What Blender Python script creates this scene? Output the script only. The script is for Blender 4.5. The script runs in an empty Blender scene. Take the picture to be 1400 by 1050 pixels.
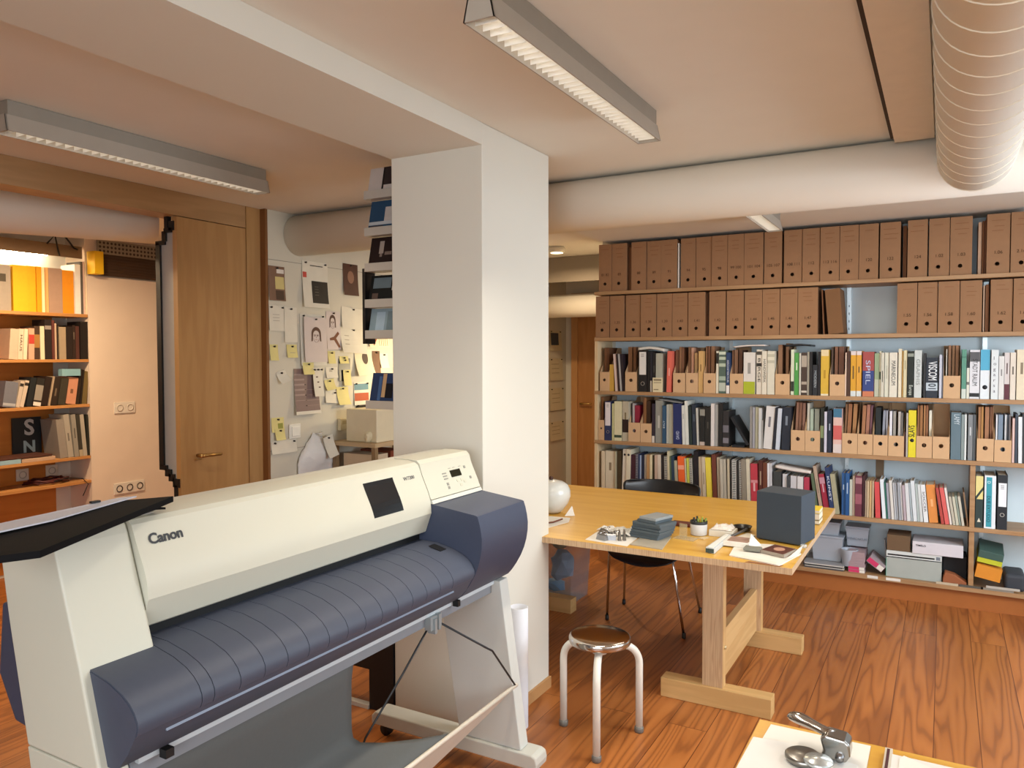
import bpy, bmesh, math, random, re
from mathutils import Matrix, Vector, Euler
random.seed(7)
SC = bpy.context.scene
COL = SC.collection
PI = math.pi

# ------------------------------------------------------------------ camera
def set_camera():
    cd = bpy.data.cameras.new('camera'); cam = bpy.data.objects.new('camera', cd); COL.objects.link(cam)
    yaw, pitch, roll = math.radians(29.429), math.radians(2.05), math.radians(-.116)
    right = Vector((math.cos(yaw), math.sin(yaw), 0)); fwd = Vector((-math.sin(yaw), math.cos(yaw), 0)); up = Vector((0, 0, 1))
    f = fwd*math.cos(pitch) - up*math.sin(pitch); u = up*math.cos(pitch) + fwd*math.sin(pitch)
    r = right*math.cos(roll) + u*math.sin(roll); u2 = u*math.cos(roll) - right*math.sin(roll)
    m = Matrix.Identity(4)
    for i in range(3):
        m[i][0] = r[i]; m[i][1] = u2[i]; m[i][2] = -f[i]
    m[0][3], m[1][3], m[2][3] = 0, 0, 1.5
    cam.matrix_world = m
    cd.sensor_width = 36; cd.lens = 36*1046.45/1400; cd.clip_start = .05
    SC.camera = cam
set_camera()

# ------------------------------------------------------------------ world, exposure, daylight
SC.view_settings.view_transform = 'Standard'; SC.view_settings.look = 'None'
SC.view_settings.gamma = 1; SC.view_settings.use_curve_mapping = False
SC.view_settings.exposure = 0.1
W = bpy.data.worlds.new('sky'); SC.world = W; W.use_nodes = True
wn = W.node_tree.nodes; wl = W.node_tree.links
bg = wn['Background']
sky = wn.new('ShaderNodeTexSky'); sky.sky_type = 'HOSEK_WILKIE'; sky.turbidity = 6; sky.sun_direction = (-.3, -.5, .7)
wl.new(sky.outputs[0], bg.inputs[0]); bg.inputs[1].default_value = .6

def area(name, loc, direction, sx, sy, power, col, spread=180):
    l = bpy.data.lights.new(name, 'AREA'); l.shape = 'RECTANGLE'; l.size = sx; l.size_y = sy
    l.energy = power; l.color = col; l.spread = math.radians(spread)
    o = bpy.data.objects.new(name, l); COL.objects.link(o); o.location = loc
    o.rotation_euler = Vector(direction).to_track_quat('-Z', 'Y').to_euler()
    return o
DAY = (.80, .90, 1.0); NEUTRAL = (1.0, .90, .76); WARM = (1.0, .76, .48)
# daylight through the window wall on the right and the glazed wall behind the camera
area('daylight_near', (1.98, 1.0, 1.55), (-1, 0, -.5), 3.0, 1.3, 22, DAY, 150)
area('daylight_far', (1.98, 3.45, 1.55), (-1, .35, -.35), 1.6, 1.3, 60, DAY, 150)
area('daylight_rear', (.2, -1.86, 1.5), (0, 1, -.25), 2.6, 1.3, 70, (.9, .95, 1.0), 150)

# ------------------------------------------------------------------ materials
def lin(h):
    h = h.lstrip('#'); v = [int(h[i:i+2], 16)/255 for i in (0, 2, 4)]
    return tuple((c/12.92 if c <= .04045 else ((c+.055)/1.055)**2.4) for c in v) + (1,)
MATS = {}
def M(col, rough=.6, metal=0.0, var=.06, scale=18.0, bump=0.0, spec=.4, **kw):
    key = (col, rough, metal, var, scale, bump, spec, tuple(sorted(kw.items())))
    if key in MATS: return MATS[key]
    m = bpy.data.materials.new('mat_%d' % len(MATS)); m.use_nodes = True
    nt = m.node_tree; b = nt.nodes['Principled BSDF']
    c = lin(col)
    b.inputs['Roughness'].default_value = rough; b.inputs['Metallic'].default_value = metal
    b.inputs['Specular IOR Level'].default_value = spec
    tc = nt.nodes.new('ShaderNodeTexCoord'); n = nt.nodes.new('ShaderNodeTexNoise')
    n.inputs['Scale'].default_value = scale; n.inputs['Detail'].default_value = 3
    nt.links.new(tc.outputs['Object'], n.inputs['Vector'])
    r = nt.nodes.new('ShaderNodeMix'); r.data_type = 'RGBA'
    r.inputs[6].default_value = tuple(x*(1-var) for x in c[:3]) + (1,)
    r.inputs[7].default_value = tuple(min(1, x*(1+var)) for x in c[:3]) + (1,)
    nt.links.new(n.outputs['Fac'], r.inputs[0]); nt.links.new(r.outputs[2], b.inputs['Base Color'])
    if bump:
        bp = nt.nodes.new('ShaderNodeBump'); bp.inputs['Strength'].default_value = bump; bp.inputs['Distance'].default_value = .002
        nt.links.new(n.outputs['Fac'], bp.inputs['Height']); nt.links.new(bp.outputs[0], b.inputs['Normal'])
    if 'alpha' in kw: b.inputs['Alpha'].default_value = kw['alpha']
    if 'trans' in kw: b.inputs['Transmission Weight'].default_value = kw['trans']
    if 'coat' in kw: b.inputs['Coat Weight'].default_value = kw['coat']; b.inputs['Coat Roughness'].default_value = .15
    if 'emit' in kw:
        b.inputs['Emission Color'].default_value = lin(kw.get('ecol', col)); b.inputs['Emission Strength'].default_value = kw['emit']
    MATS[key] = m; return m

def wood(key, c1, c2, axis='x', ring=9.0, rough=.45, stretch=14.0, coat=0.0):
    """grained wood: contour lines of a noise field stretched along the grain"""
    if key in MATS: return MATS[key]
    m = bpy.data.materials.new(key); m.use_nodes = True; nt = m.node_tree; N = nt.nodes; L = nt.links
    b = N['Principled BSDF']; b.inputs['Roughness'].default_value = rough; b.inputs['Coat Weight'].default_value = coat
    b.inputs['Coat Roughness'].default_value = .2
    tc = N.new('ShaderNodeTexCoord'); mp = N.new('ShaderNodeMapping')
    s = {'x': (1, stretch, stretch), 'y': (stretch, 1, stretch), 'z': (stretch, stretch, 1)}[axis]
    mp.inputs['Scale'].default_value = s
    L.new(tc.outputs['Object'], mp.inputs[0])
    n = N.new('ShaderNodeTexNoise'); n.inputs['Scale'].default_value = .8; n.inputs['Detail'].default_value = 4
    L.new(mp.outputs[0], n.inputs['Vector'])
    mu = N.new('ShaderNodeMath'); mu.operation = 'MULTIPLY'; mu.inputs[1].default_value = ring*6.28
    sn = N.new('ShaderNodeMath'); sn.operation = 'SINE'
    L.new(n.outputs['Fac'], mu.inputs[0]); L.new(mu.outputs[0], sn.inputs[0])
    mr = N.new('ShaderNodeMapRange'); mr.inputs[1].default_value = -1; mr.inputs[2].default_value = 1
    L.new(sn.outputs[0], mr.inputs[0])
    mx = N.new('ShaderNodeMix'); mx.data_type = 'RGBA'; mx.inputs[6].default_value = lin(c1); mx.inputs[7].default_value = lin(c2)
    L.new(mr.outputs[0], mx.inputs[0]); L.new(mx.outputs[2], b.inputs['Base Color'])
    MATS[key] = m; return m

def floor_mat():
    m = bpy.data.materials.new('larch_planks'); m.use_nodes = True; nt = m.node_tree; N = nt.nodes; L = nt.links
    b = N['Principled BSDF']; b.inputs['Roughness'].default_value = .34; b.inputs['Specular IOR Level'].default_value = .45
    tc = N.new('ShaderNodeTexCoord')
    sp = N.new('ShaderNodeSeparateXYZ'); L.new(tc.outputs['Object'], sp.inputs[0])
    cb = N.new('ShaderNodeCombineXYZ'); L.new(sp.outputs[1], cb.inputs[0]); L.new(sp.outputs[0], cb.inputs[1])
    br = N.new('ShaderNodeTexBrick'); L.new(cb.outputs[0], br.inputs['Vector'])
    br.inputs['Scale'].default_value = 1; br.inputs['Brick Width'].default_value = 2.6; br.inputs['Row Height'].default_value = .158
    br.inputs['Mortar Size'].default_value = .0016; br.inputs['Mortar Smooth'].default_value = .2
    br.inputs['Color1'].default_value = (0, 0, 0, 1); br.inputs['Color2'].default_value = (1, 1, 1, 1); br.inputs['Mortar'].default_value = (.5, .5, .5, 1)
    br.offset = .37; br.offset_frequency = 2
    # grain: per-plank offset noise, strongly stretched along Y
    mp = N.new('ShaderNodeMapping'); mp.inputs['Scale'].default_value = (9.0, .62, 1); L.new(tc.outputs['Object'], mp.inputs[0])
    ad = N.new('ShaderNodeVectorMath'); ad.operation = 'MULTIPLY_ADD'
    L.new(br.outputs['Color'], ad.inputs[0]); ad.inputs[1].default_value = (31, 17, 9); L.new(mp.outputs[0], ad.inputs[2])
    n = N.new('ShaderNodeTexNoise'); n.inputs['Scale'].default_value = .75; n.inputs['Detail'].default_value = 2.5; n.inputs['Roughness'].default_value = .4
    L.new(ad.outputs[0], n.inputs['Vector'])
    mu = N.new('ShaderNodeMath'); mu.operation = 'MULTIPLY'; mu.inputs[1].default_value = 92
    sn = N.new('ShaderNodeMath'); sn.operation = 'SINE'; L.new(n.outputs['Fac'], mu.inputs[0]); L.new(mu.outputs[0], sn.inputs[0])
    rp = N.new('ShaderNodeValToRGB'); L.new(sn.outputs[0], rp.inputs[0])
    mr = N.new('ShaderNodeMapRange'); mr.inputs[1].default_value = -1; mr.inputs[2].default_value = 1; L.new(sn.outputs[0], mr.inputs[0]); L.new(mr.outputs[0], rp.inputs[0])
    e = rp.color_ramp.elements; e[0].position = .0; e[0].color = lin('8d542a'); e[1].position = 1; e[1].color = lin('ad6c37')
    e2 = rp.color_ramp.elements.new(.22); e2.color = lin('a26230')
    # large dark heart patches
    n2 = N.new('ShaderNodeTexNoise'); n2.inputs['Scale'].default_value = .55; n2.inputs['Detail'].default_value = 1; L.new(ad.outputs[0], n2.inputs['Vector'])
    m2 = N.new('ShaderNodeMapRange'); m2.inputs[1].default_value = .60; m2.inputs[2].default_value = .64; m2.inputs[3].default_value = 0; m2.inputs[4].default_value = .6; L.new(n2.outputs['Fac'], m2.inputs[0])
    mx = N.new('ShaderNodeMix'); mx.data_type = 'RGBA'; L.new(m2.outputs[0], mx.inputs[0]); L.new(rp.outputs[0], mx.inputs[6]); mx.inputs[7].default_value = lin('784422')
    # plank to plank tone
    hs = N.new('ShaderNodeHueSaturation'); L.new(mx.outputs[2], hs.inputs['Color'])
    vr = N.new('ShaderNodeMapRange'); vr.inputs[3].default_value = .86; vr.inputs[4].default_value = 1.12; L.new(br.outputs['Color'], vr.inputs[0]); L.new(vr.outputs[0], hs.inputs['Value'])
    mm = N.new('ShaderNodeMix'); mm.data_type = 'RGBA'; L.new(br.outputs['Fac'], mm.inputs[0]); L.new(hs.outputs[0], mm.inputs[6]); mm.inputs[7].default_value = lin('5a2c14')
    L.new(mm.outputs[2], b.inputs['Base Color'])
    bp = N.new('ShaderNodeBump'); bp.inputs['Strength'].default_value = .05; bp.inputs['Distance'].default_value = .002; L.new(sn.outputs[0], bp.inputs['Height']); L.new(bp.outputs[0], b.inputs['Normal'])
    return m

def perforated_mat():
    m = bpy.data.materials.new('perforated_sheet'); m.use_nodes = True; nt = m.node_tree; N = nt.nodes; L = nt.links
    b = N['Principled BSDF']; b.inputs['Roughness'].default_value = .6
    tc = N.new('ShaderNodeTexCoord'); mp = N.new('ShaderNodeMapping'); mp.inputs['Scale'].default_value = (34, 34, 34); L.new(tc.outputs['Object'], mp.inputs[0])
    v = N.new('ShaderNodeTexVoronoi'); v.inputs['Randomness'].default_value = 0; v.inputs['Scale'].default_value = 1; L.new(mp.outputs[0], v.inputs['Vector'])
    r = N.new('ShaderNodeValToRGB'); L.new(v.outputs['Distance'], r.inputs[0])
    e = r.color_ramp.elements; e[0].position = .33; e[0].color = lin('2a211a'); e[1].position = .37; e[1].color = lin('85796a')
    L.new(r.outputs[0], b.inputs['Base Color']); return m

WHITE = M('d8d5c9', .75, scale=3, var=.02)
CEIL = M('e2ddd2', .85, scale=6, var=.03)
KRAFT = M('966f4e', .8, var=.07, scale=30)
KRAFT2 = M('cba67e', .8, var=.05, scale=30)
BIRCH = wood('birch', 'd09c38', 'd8a845', 'x', 5, .38, 10, .15)
BIRCHZ = wood('birch_upright', 'c8a06a', 'd3ae78', 'z', 7, .45, 12)
BIRCHY = wood('birch_along', 'c8a06a', 'd2ac76', 'y', 7, .45, 12)
BIRCHX = wood('birch_foot', 'c6a068', 'd0aa72', 'x', 7, .45, 12)
SHELFW = wood('shelf_wood', 'a17a52', 'ab865e', 'x', 6, .5, 12)
SHELFY = wood('shelf_wood_along', 'b07a42', 'bd8750', 'y', 6, .5, 12)
DOORW = wood('door_veneer', 'a67c4a', 'ae8552', 'z', 6, .45, 9)
HEADW = wood('header_veneer', 'a07c52', 'a98459', 'y', 6, .45, 9)
ORANGEW = wood('orange_panel', 'b8712c', 'c27c34', 'y', 4, .5, 8)
FARDOORW = wood('far_door_veneer', 'a87440', 'b07c48', 'z', 5, .5, 9)
PLY = wood('ply_edge', 'b59470', 'c9ab86', 'z', 16, .6, 40)
CHROME = M('d8d8d8', .12, 1.0, var=.02)
STEEL = M('9a9a9c', .3, 1.0, var=.04)
BLACK = M('141414', .5); BLACKGLOSS = M('101214', .25, coat=.4)
WHITEP = M('e4e0d6', .7, var=.03)

# ------------------------------------------------------------------ mesh helpers
def nb(): return bmesh.new()
def box(bm, x0, x1, y0, y1, z0, z1, mi=0):
    v = [bm.verts.new(p) for p in ((x0,y0,z0),(x1,y0,z0),(x1,y1,z0),(x0,y1,z0),(x0,y0,z1),(x1,y0,z1),(x1,y1,z1),(x0,y1,z1))]
    for q in ((3,2,1,0),(4,5,6,7),(0,1,5,4),(1,2,6,5),(2,3,7,6),(3,0,4,7)):
        bm.faces.new([v[i] for i in q]).material_index = mi
    return v
def prism(bm, prof, a0, a1, axis='y', mi=0):
    """closed outline extruded along an axis; outline is in the two other axes, in order"""
    def P(u, w, t): return {'x': (t, u, w), 'y': (u, t, w), 'z': (u, w, t)}[axis]
    A = [bm.verts.new(P(u, w, a0)) for u, w in prof]; B = [bm.verts.new(P(u, w, a1)) for u, w in prof]
    n = len(prof); fs = []
    fs.append(bm.faces.new(A)); fs.append(bm.faces.new(B[::-1]))
    for i in range(n):
        j = (i+1) % n; fs.append(bm.faces.new((A[j], A[i], B[i], B[j])))
    for f in fs: f.material_index = mi
    return A + B
def cyl(bm, p0, p1, r0, r1=None, n=16, caps=True, mi=0):
    p0, p1 = Vector(p0), Vector(p1); r1 = r0 if r1 is None else r1
    d = (p1-p0).normalized(); a = d.orthogonal().normalized(); b = d.cross(a)
    A = []; B = []
    for i in range(n):
        t = 2*PI*i/n; o = a*math.cos(t) + b*math.sin(t)
        A.append(bm.verts.new(p0+o*r0)); B.append(bm.verts.new(p1+o*r1))
    fs = [bm.faces.new((A[i], A[(i+1) % n], B[(i+1) % n], B[i])) for i in range(n)]
    if caps: fs += [bm.faces.new(A[::-1]), bm.faces.new(B)]
    for f in fs: f.material_index = mi; f.smooth = True
    return A + B
def tube(bm, pts, r, n=10):
    """round bar swept along a polyline"""
    pts = [Vector(p) for p in pts]; rings = []; up = None
    for i, p in enumerate(pts):
        d = ((pts[i+1] if i+1 < len(pts) else p) - (pts[i-1] if i else p)).normalized()
        a = d.orthogonal().normalized() if up is None else (up - d*up.dot(d)).normalized()
        up = a; b = d.cross(a)
        rings.append([bm.verts.new(p + (a*math.cos(2*PI*k/n) + b*math.sin(2*PI*k/n))*r) for k in range(n)])
    for A, B in zip(rings, rings[1:]):
        for k in range(n): bm.faces.new((A[k], A[(k+1) % n], B[(k+1) % n], B[k])).smooth = True
    bm.faces.new(rings[0][::-1]); bm.faces.new(rings[-1])
def lathe(bm, prof, c=(0,0,0), n=32, cap=True):
    rings = []
    for r, z in prof:
        rings.append([bm.verts.new((c[0]+r*math.cos(2*PI*k/n), c[1]+r*math.sin(2*PI*k/n), c[2]+z)) for k in range(n)])
    for A, B in zip(rings, rings[1:]):
        for k in range(n): bm.faces.new((A[k], A[(k+1) % n], B[(k+1) % n], B[k])).smooth = True
    if cap: bm.faces.new(rings[0][::-1]); bm.faces.new(rings[-1])
def poly(bm, pts, th=(0,0,0), mi=0):
    """flat sheet with real thickness th (a vector)"""
    A = [bm.verts.new(p) for p in pts]; B = [bm.verts.new(Vector(p)+Vector(th)) for p in pts]; n = len(pts)
    fs = [bm.faces.new(A), bm.faces.new(B[::-1])]
    for i in range(n): fs.append(bm.faces.new((A[(i+1) % n], A[i], B[i], B[(i+1) % n])))
    for f in fs: f.material_index = mi
def holed(bm, x0, x1, z0, z1, y, cx, cz, r, depth, n=20):
    """front board facing -Y with a round finger hole through it; open tube behind the hole"""
    O = []; I = []; K = []
    for k in range(n):
        t = 2*PI*k/n + PI/n; c, s = math.cos(t), math.sin(t)
        kx = ((x1-cx) if c > 0 else (x0-cx))/c; kz = ((z1-cz) if s > 0 else (z0-cz))/s; q = min(kx, kz)
        O.append((cx+c*q, cz+s*q)); I.append((cx+c*r, cz+s*r))
    corners = [(x0,z0),(x1,z0),(x1,z1),(x0,z1)]
    for c in corners:   # snap nearest outer sample to the corner
        i = min(range(n), key=lambda k: (O[k][0]-c[0])**2+(O[k][1]-c[1])**2); O[i] = c
    vo = [bm.verts.new((a, y, b)) for a, b in O]; vi = [bm.verts.new((a, y, b)) for a, b in I]
    vk = [bm.verts.new((a, y+depth, b)) for a, b in I]; vb = [bm.verts.new((a, y+depth, b)) for a, b in O]
    for k in range(n):
        j = (k+1) % n
        bm.faces.new((vo[k], vo[j], vi[j], vi[k])); bm.faces.new((vi[k], vi[j], vk[j], vk[k]))
        bm.faces.new((vk[k], vk[j], vb[j], vb[k])); bm.faces.new((vb[k], vb[j], vo[j], vo[k]))

def wloc(o):
    v = Vector((0,0,0))
    while o is not None: v += o.location; o = o.parent
    return v
def tag(o, label=None, cat=None, group=None, kind=None):
    if label: o['label'] = label
    if cat: o['category'] = cat
    if group: o['group'] = group
    if kind: o['kind'] = kind
    return o
def obj(name, bm, mats, parent=None, label=None, cat=None, group=None, kind=None, bevel=0, seg=2, at=None, sub=0, smooth=0):
    bmesh.ops.recalc_face_normals(bm, faces=bm.faces)
    if parent is not None: base = wloc(parent)
    elif at is not None: base = Vector(at)
    else:
        xs = [v.co for v in bm.verts]
        base = Vector(((min(c.x for c in xs)+max(c.x for c in xs))/2, (min(c.y for c in xs)+max(c.y for c in xs))/2, min(c.z for c in xs)))
    for v in bm.verts: v.co -= base
    me = bpy.data.meshes.new(name); bm.to_mesh(me); bm.free()
    for m in (mats if isinstance(mats, (list, tuple)) else [mats]): me.materials.append(m)
    o = bpy.data.objects.new(name, me); COL.objects.link(o)
    if parent is not None: o.parent = parent
    else: o.location = base
    if bevel:
        b = o.modifiers.new('bevel', 'BEVEL'); b.width = bevel; b.segments = seg; b.limit_method = 'ANGLE'; b.angle_limit = math.radians(40)
        b.harden_normals = bool(smooth)
    if smooth:
        me.shade_smooth(); me.set_sharp_from_angle(angle=math.radians(smooth))
    if sub:
        s = o.modifiers.new('subdivision', 'SUBSURF'); s.levels = sub; s.render_levels = sub
    return tag(o, label, cat, group, kind)
def thing(name, label, cat, loc=(0,0,0), group=None):
    o = bpy.data.objects.new(name, None); COL.objects.link(o); o.location = loc; o.empty_display_size = .05
    return tag(o, label, cat, group)
def structure(name, bm, m, parent=None, bevel=0):
    o = obj(name, bm, m, parent, bevel=bevel)
    if parent is None: o['kind'] = 'structure'
    return o
def copy_tree(o, parent=None):
    c = o.copy(); COL.objects.link(c)
    if parent is not None: c.parent = parent
    for ch in list(o.children): copy_tree(ch, c)
    return c
TXT = {}
def lettering(s, size, m, parent, origin, xdir, ydir, name='lettering', extrude=.0004, offset=0.0, fitw=None, align='LEFT'):
    """raised lettering as a mesh; origin is given in the parent's own coordinates"""
    cu = bpy.data.curves.new('txt', 'FONT'); cu.body = s; cu.size = size; cu.extrude = extrude; cu.offset = offset; cu.align_x = align; cu.resolution_u = 3
    t = bpy.data.objects.new('txt', cu); COL.objects.link(t)
    dg = bpy.context.evaluated_depsgraph_get(); me = bpy.data.meshes.new_from_object(t.evaluated_get(dg))
    bpy.data.objects.remove(t); bpy.data.curves.remove(cu)
    if fitw and len(me.vertices):
        w = max(v.co.x for v in me.vertices); k = fitw/max(w, 1e-4)
        if k < 1 or True:
            for v in me.vertices: v.co.x *= k
    x = Vector(xdir).normalized(); y = Vector(ydir).normalized(); z = x.cross(y)
    o0 = Vector(origin)
    for v in me.vertices:
        c = v.co.copy(); v.co = o0 + x*c.x + y*c.y + z*c.z
    me.materials.clear(); me.materials.append(m)
    o = bpy.data.objects.new(name, me); COL.objects.link(o); o.parent = parent
    return o

# ------------------------------------------------------------------ the room
bm = nb(); box(bm, -5.7, 2.2, -2.0, 8.0, -.1, 0); structure('floor', bm, floor_mat()).location.z = -.1
bm = nb(); box(bm, -5.7, 2.2, -2.0, 8.0, 2.39, 2.49); structure('ceiling', bm, CEIL)
bm = nb(); box(bm, -2.19, 1.85, 3.70, 5.4995, 2.3395, 2.3895); structure('ceiling_soffit', bm, CEIL)
bm = nb(); box(bm, -1.978, -1.543, -1.7, 2.506, 2.306, 2.3895); structure('ceiling_beam', bm, WHITE)
bm = nb(); box(bm, -1.978, -1.543, 2.506, 3.071, 0, 2.3895); structure('column', bm, WHITE, bevel=.003)
bm = nb(); box(bm, -1.5425, -1.531, 2.50, 3.071, .0, .05); structure('baseboard_column', bm, M('b98d5c', .5))
bm = nb(); box(bm, -2.19, 2.0, 5.5, 5.62, 0, 2.3895); structure('wall_back', bm, M('d6e5ec', .75, scale=5))
bm = nb(); box(bm, -2.30, -2.19, 5.5, 7.5, 0, 2.3895); structure('wall_corridor', bm, WHITE)
bm = nb(); box(bm, -3.7, -2.19, 7.5, 7.6, 0, 2.3895); structure('wall_far', bm, WHITE)
bm = nb(); box(bm, -3.70, -3.56, 3.316, 7.5, 0, 2.3895); structure('wall_pinboard', bm, M('c8c1af', .7, scale=4))
for z in (.925, 2.09):
    bm = nb(); box(bm, -3.5598, -3.5585, 3.318, 7.5, z, z+.003); structure('trim_1' if z < 1 else 'trim_2', bm, M('8c8578', .8))
bm = nb(); box(bm, -3.64, -3.557, 3.296, 3.3155, 0, 2.3895); structure('trim_3', bm, M('7a4f28', .5))
bm = nb(); box(bm, -5.68, -5.56, -1.9, 3.27, 0, 2.3895); structure('wall_left', bm, M('d8d3ca', .75))
bm = nb(); box(bm, -5.68, -5.3, 3.27, 4.7, 0, 2.08); box(bm, -5.68, -5.33, 3.27, 4.7, 2.08, 2.3895); structure('wall_left_pier', bm, M('dccab8', .75, scale=5))
bm = nb(); box(bm, -5.3, -3.7, 4.58, 4.7, 0, 2.3895); structure('wall_left_end', bm, WHITE)
# wooden partition: header over the wide opening, post beside the door
bm = nb(); box(bm, -3.75, -3.602, -1.7, 3.188, 2.262, 2.3895); structure('trim_4', bm, HEADW)
bm = nb(); box(bm, -3.75, -3.60, 3.192, 3.296, 0, 2.3895); structure('trim_5', bm, DOORW)
# window wall on the right and glazed wall behind the camera
bm = nb(); box(bm, 1.85, 1.97, -1.8, 5.62, 0, .85); box(bm, 1.85, 1.97, -1.8, 5.62, 2.25, 2.3895)
for y0, y1 in ((-1.8, -.45), (.9, 1.05), (2.55, 2.7), (4.25, 5.62)): box(bm, 1.85, 1.97, y0, y1, .85, 2.25)
structure('wall_right', bm, WHITE)
for i, (y0, y1) in enumerate(((-.45, .9), (1.05, 2.55), (2.7, 4.25))):
    bm = nb(); box(bm, 1.88, 1.94, y0, y1, .85, .9); box(bm, 1.88, 1.94, y0, y1, 2.2, 2.25); box(bm, 1.88, 1.94, y0, y0+.05, .9, 2.2); box(bm, 1.88, 1.94, y1-.05, y1, .9, 2.2)
    structure('window_%d' % (i+1), bm, M('c9c4ba', .5))
bm = nb(); box(bm, -5.68, 1.97, -1.82, -1.7, 0, .85); box(bm, -5.68, 1.97, -1.82, -1.7, 2.2, 2.3895)
for x0, x1 in ((-5.68, -1.1), (1.5, 1.97)): box(bm, x0, x1, -1.82, -1.7, .85, 2.2)
structure('wall_rear', bm, WHITE)
# dropped panel beside the big duct
bm = nb(); box(bm, -.185, -.045, -1.6, 3.44, 2.350, 2.3895); structure('trim_6', bm, M('dcd3c4', .7))
bm = nb(); box(bm, -.20, -.187, -1.6, 3.44, 2.366, 2.3895); structure('shadow_gap_strip', bm, M('3a2c20', .8))  # dark strip standing in for the shadow gap along the panel

# tall door leaf, standing in the partition
d = thing('door_1', 'thick wooden door leaf in the partition with rebated grey edge', 'door', (-3.69, 2.95, 0)); d['kind'] = 'structure'
bm = nb(); box(bm, -3.64, -3.602, 2.722, 3.188, .01, 2.258); obj('door_panel', bm, DOORW, d, bevel=.002)
bm = nb(); prism(bm, [(-3.752,.90),(-3.70,.865),(-3.64,.83),(-3.64,.02),(-3.605,.02),(-3.605,2.25),(-3.64,2.25),(-3.66,2.20),(-3.70,2.165),(-3.752,2.11)], 2.728, 2.80); obj('door_edge', bm, M('a5a39e', .5), d, label='grey rebated edge')
bm = nb()
for x0, x1, z0, z1 in ((-3.776,-3.740,.90,2.125),(-3.776,-3.700,2.112,2.135),(-3.722,-3.690,2.13,2.185),(-3.705,-3.640,2.175,2.20),(-3.665,-3.622,2.185,2.235),(-3.70,-3.672,2.20,2.262),
                       (-3.776,-3.715,.878,.905),(-3.73,-3.682,.845,.885),(-3.70,-3.655,.82,.86),(-3.665,-3.61,.79,.838),(-3.655,-3.628,.02,.80)):
    box(bm, x0, x1, 2.716, 2.74, z0, z1)
obj('door_seal', bm, BLACK, d, label='black stepped rubber seal')
bm = nb(); cyl(bm, (-3.602,2.83,.955), (-3.555,2.83,.955), .011); tube(bm, [(-3.558,2.83,.955),(-3.556,2.86,.955),(-3.556,2.95,.953)], .009); lathe(bm, [(.022,0),(.022,.004)], (-3.6,2.83,.933), 20)
obj('door_handle', bm, M('b8935a', .3, .9), d, label='brass coloured lever handle')
# far corridor door
d = thing('door_2', 'reddish wooden door at the far end of the corridor', 'door', (-3.0, 7.47, 0)); d['kind'] = 'structure'
bm = nb(); box(bm, -3.40, -2.5, 7.46, 7.499, .0, 2.10); obj('door_panel', bm, FARDOORW, d)
bm = nb(); box(bm, -3.47, -3.40, 7.44, 7.499, 0, 2.17); box(bm, -2.5, -2.43, 7.44, 7.499, 0, 2.17); box(bm, -3.40, -2.5, 7.44, 7.499, 2.10, 2.17); obj('door_frame', bm, M('b98a58', .5), d)
bm = nb(); cyl(bm, (-3.35,7.46,1.0), (-3.35,7.41,1.0), .012); tube(bm, [(-3.35,7.41,1.0),(-3.22,7.41,1.0)], .01); obj('door_handle', bm, M('c9a86a', .3, .9), d)

# ------------------------------------------------------------------ luminaires
LAMPW = M('a89f92', .5); LAMPG = M('8f887c', .5)
def luminaire(x, y0, y1, label, power, spread=150, col=NEUTRAL, drop=0.0):
    t = thing('ceiling_light', label, 'ceiling light', (x, (y0+y1)/2, 2.28), 'slim louvred ceiling lights')
    bm = nb(); box(bm, x-.030, x+.030, y0+.01, y1-.01, 2.335, 2.3892); obj('housing', bm, LAMPG, t, bevel=.002)
    bm = nb()
    for s in (-1, 1):
        prism(bm, [(x+s*.030, 2.338), (x+s*.043, 2.28), (x+s*.039, 2.28), (x+s*.027, 2.335)], y0, y1)
    for ya in (y0, y1-.006): prism(bm, [(x-.030,2.338),(x+.030,2.338),(x+.043,2.28),(x-.043,2.28)], ya, ya+.006)
    obj('body', bm, LAMPW, t)
    bm = nb(); box(bm, x-.027, x+.027, y0+.006, y1-.006, 2.330, 2.334); obj('reflector', bm, M('e8e8e2', .25, var=.01), t)
    bm = nb(); cyl(bm, (x, y0+.02, 2.322), (x, y1-.02, 2.322), .007, n=10)
    obj('tube', bm, M('fff6e6', .5, emit=4.5, ecol='fff4e2'), t)
    n = int((y1-y0)/.034); blade = None
    for k in range(1, n):
        y = y0 + (y1-y0)*k/n
        if blade is None:
            bm = nb(); prism(bm, [(y-.0015, 2.314), (y+.0015, 2.314), (y+.0006, 2.283), (y-.0006, 2.283)], x-.0305, x+.0305, 'x')
            blade = obj('louvre_blade', bm, M('ece9e2', .3, var=.01), t); ya = y
        else:
            b = blade.copy(); COL.objects.link(b); b.parent = t; b.location = (0, y-ya, 0)
    a = area('ceiling_light_glow', (x, (y0+y1)/2, 2.276), (0, 0, -1), .07, y1-y0-.06, power, col, spread)
    a.rotation_euler = (0, 0, 0); a.location.z -= drop
    t.location.z -= drop
    return t
luminaire(-.95, 1.53, 2.71, 'long louvred ceiling light above the printer and stool', 9, 108)
luminaire(-2.85, 1.46, 2.635, 'long louvred ceiling light near the wooden header on the left', 6, col=(1,.84,.62))
luminaire(-.875, 3.76, 4.70, 'ceiling light beyond the white duct, close to the archive boxes', 6, 170, (1,.86,.66), .05)
luminaire(.92, 2.2, 3.36, 'unseen ceiling light added on the window side of the ribbed duct', 22, 165, (1,.92,.80))  # out of view, added to brighten the bookcase
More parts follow.
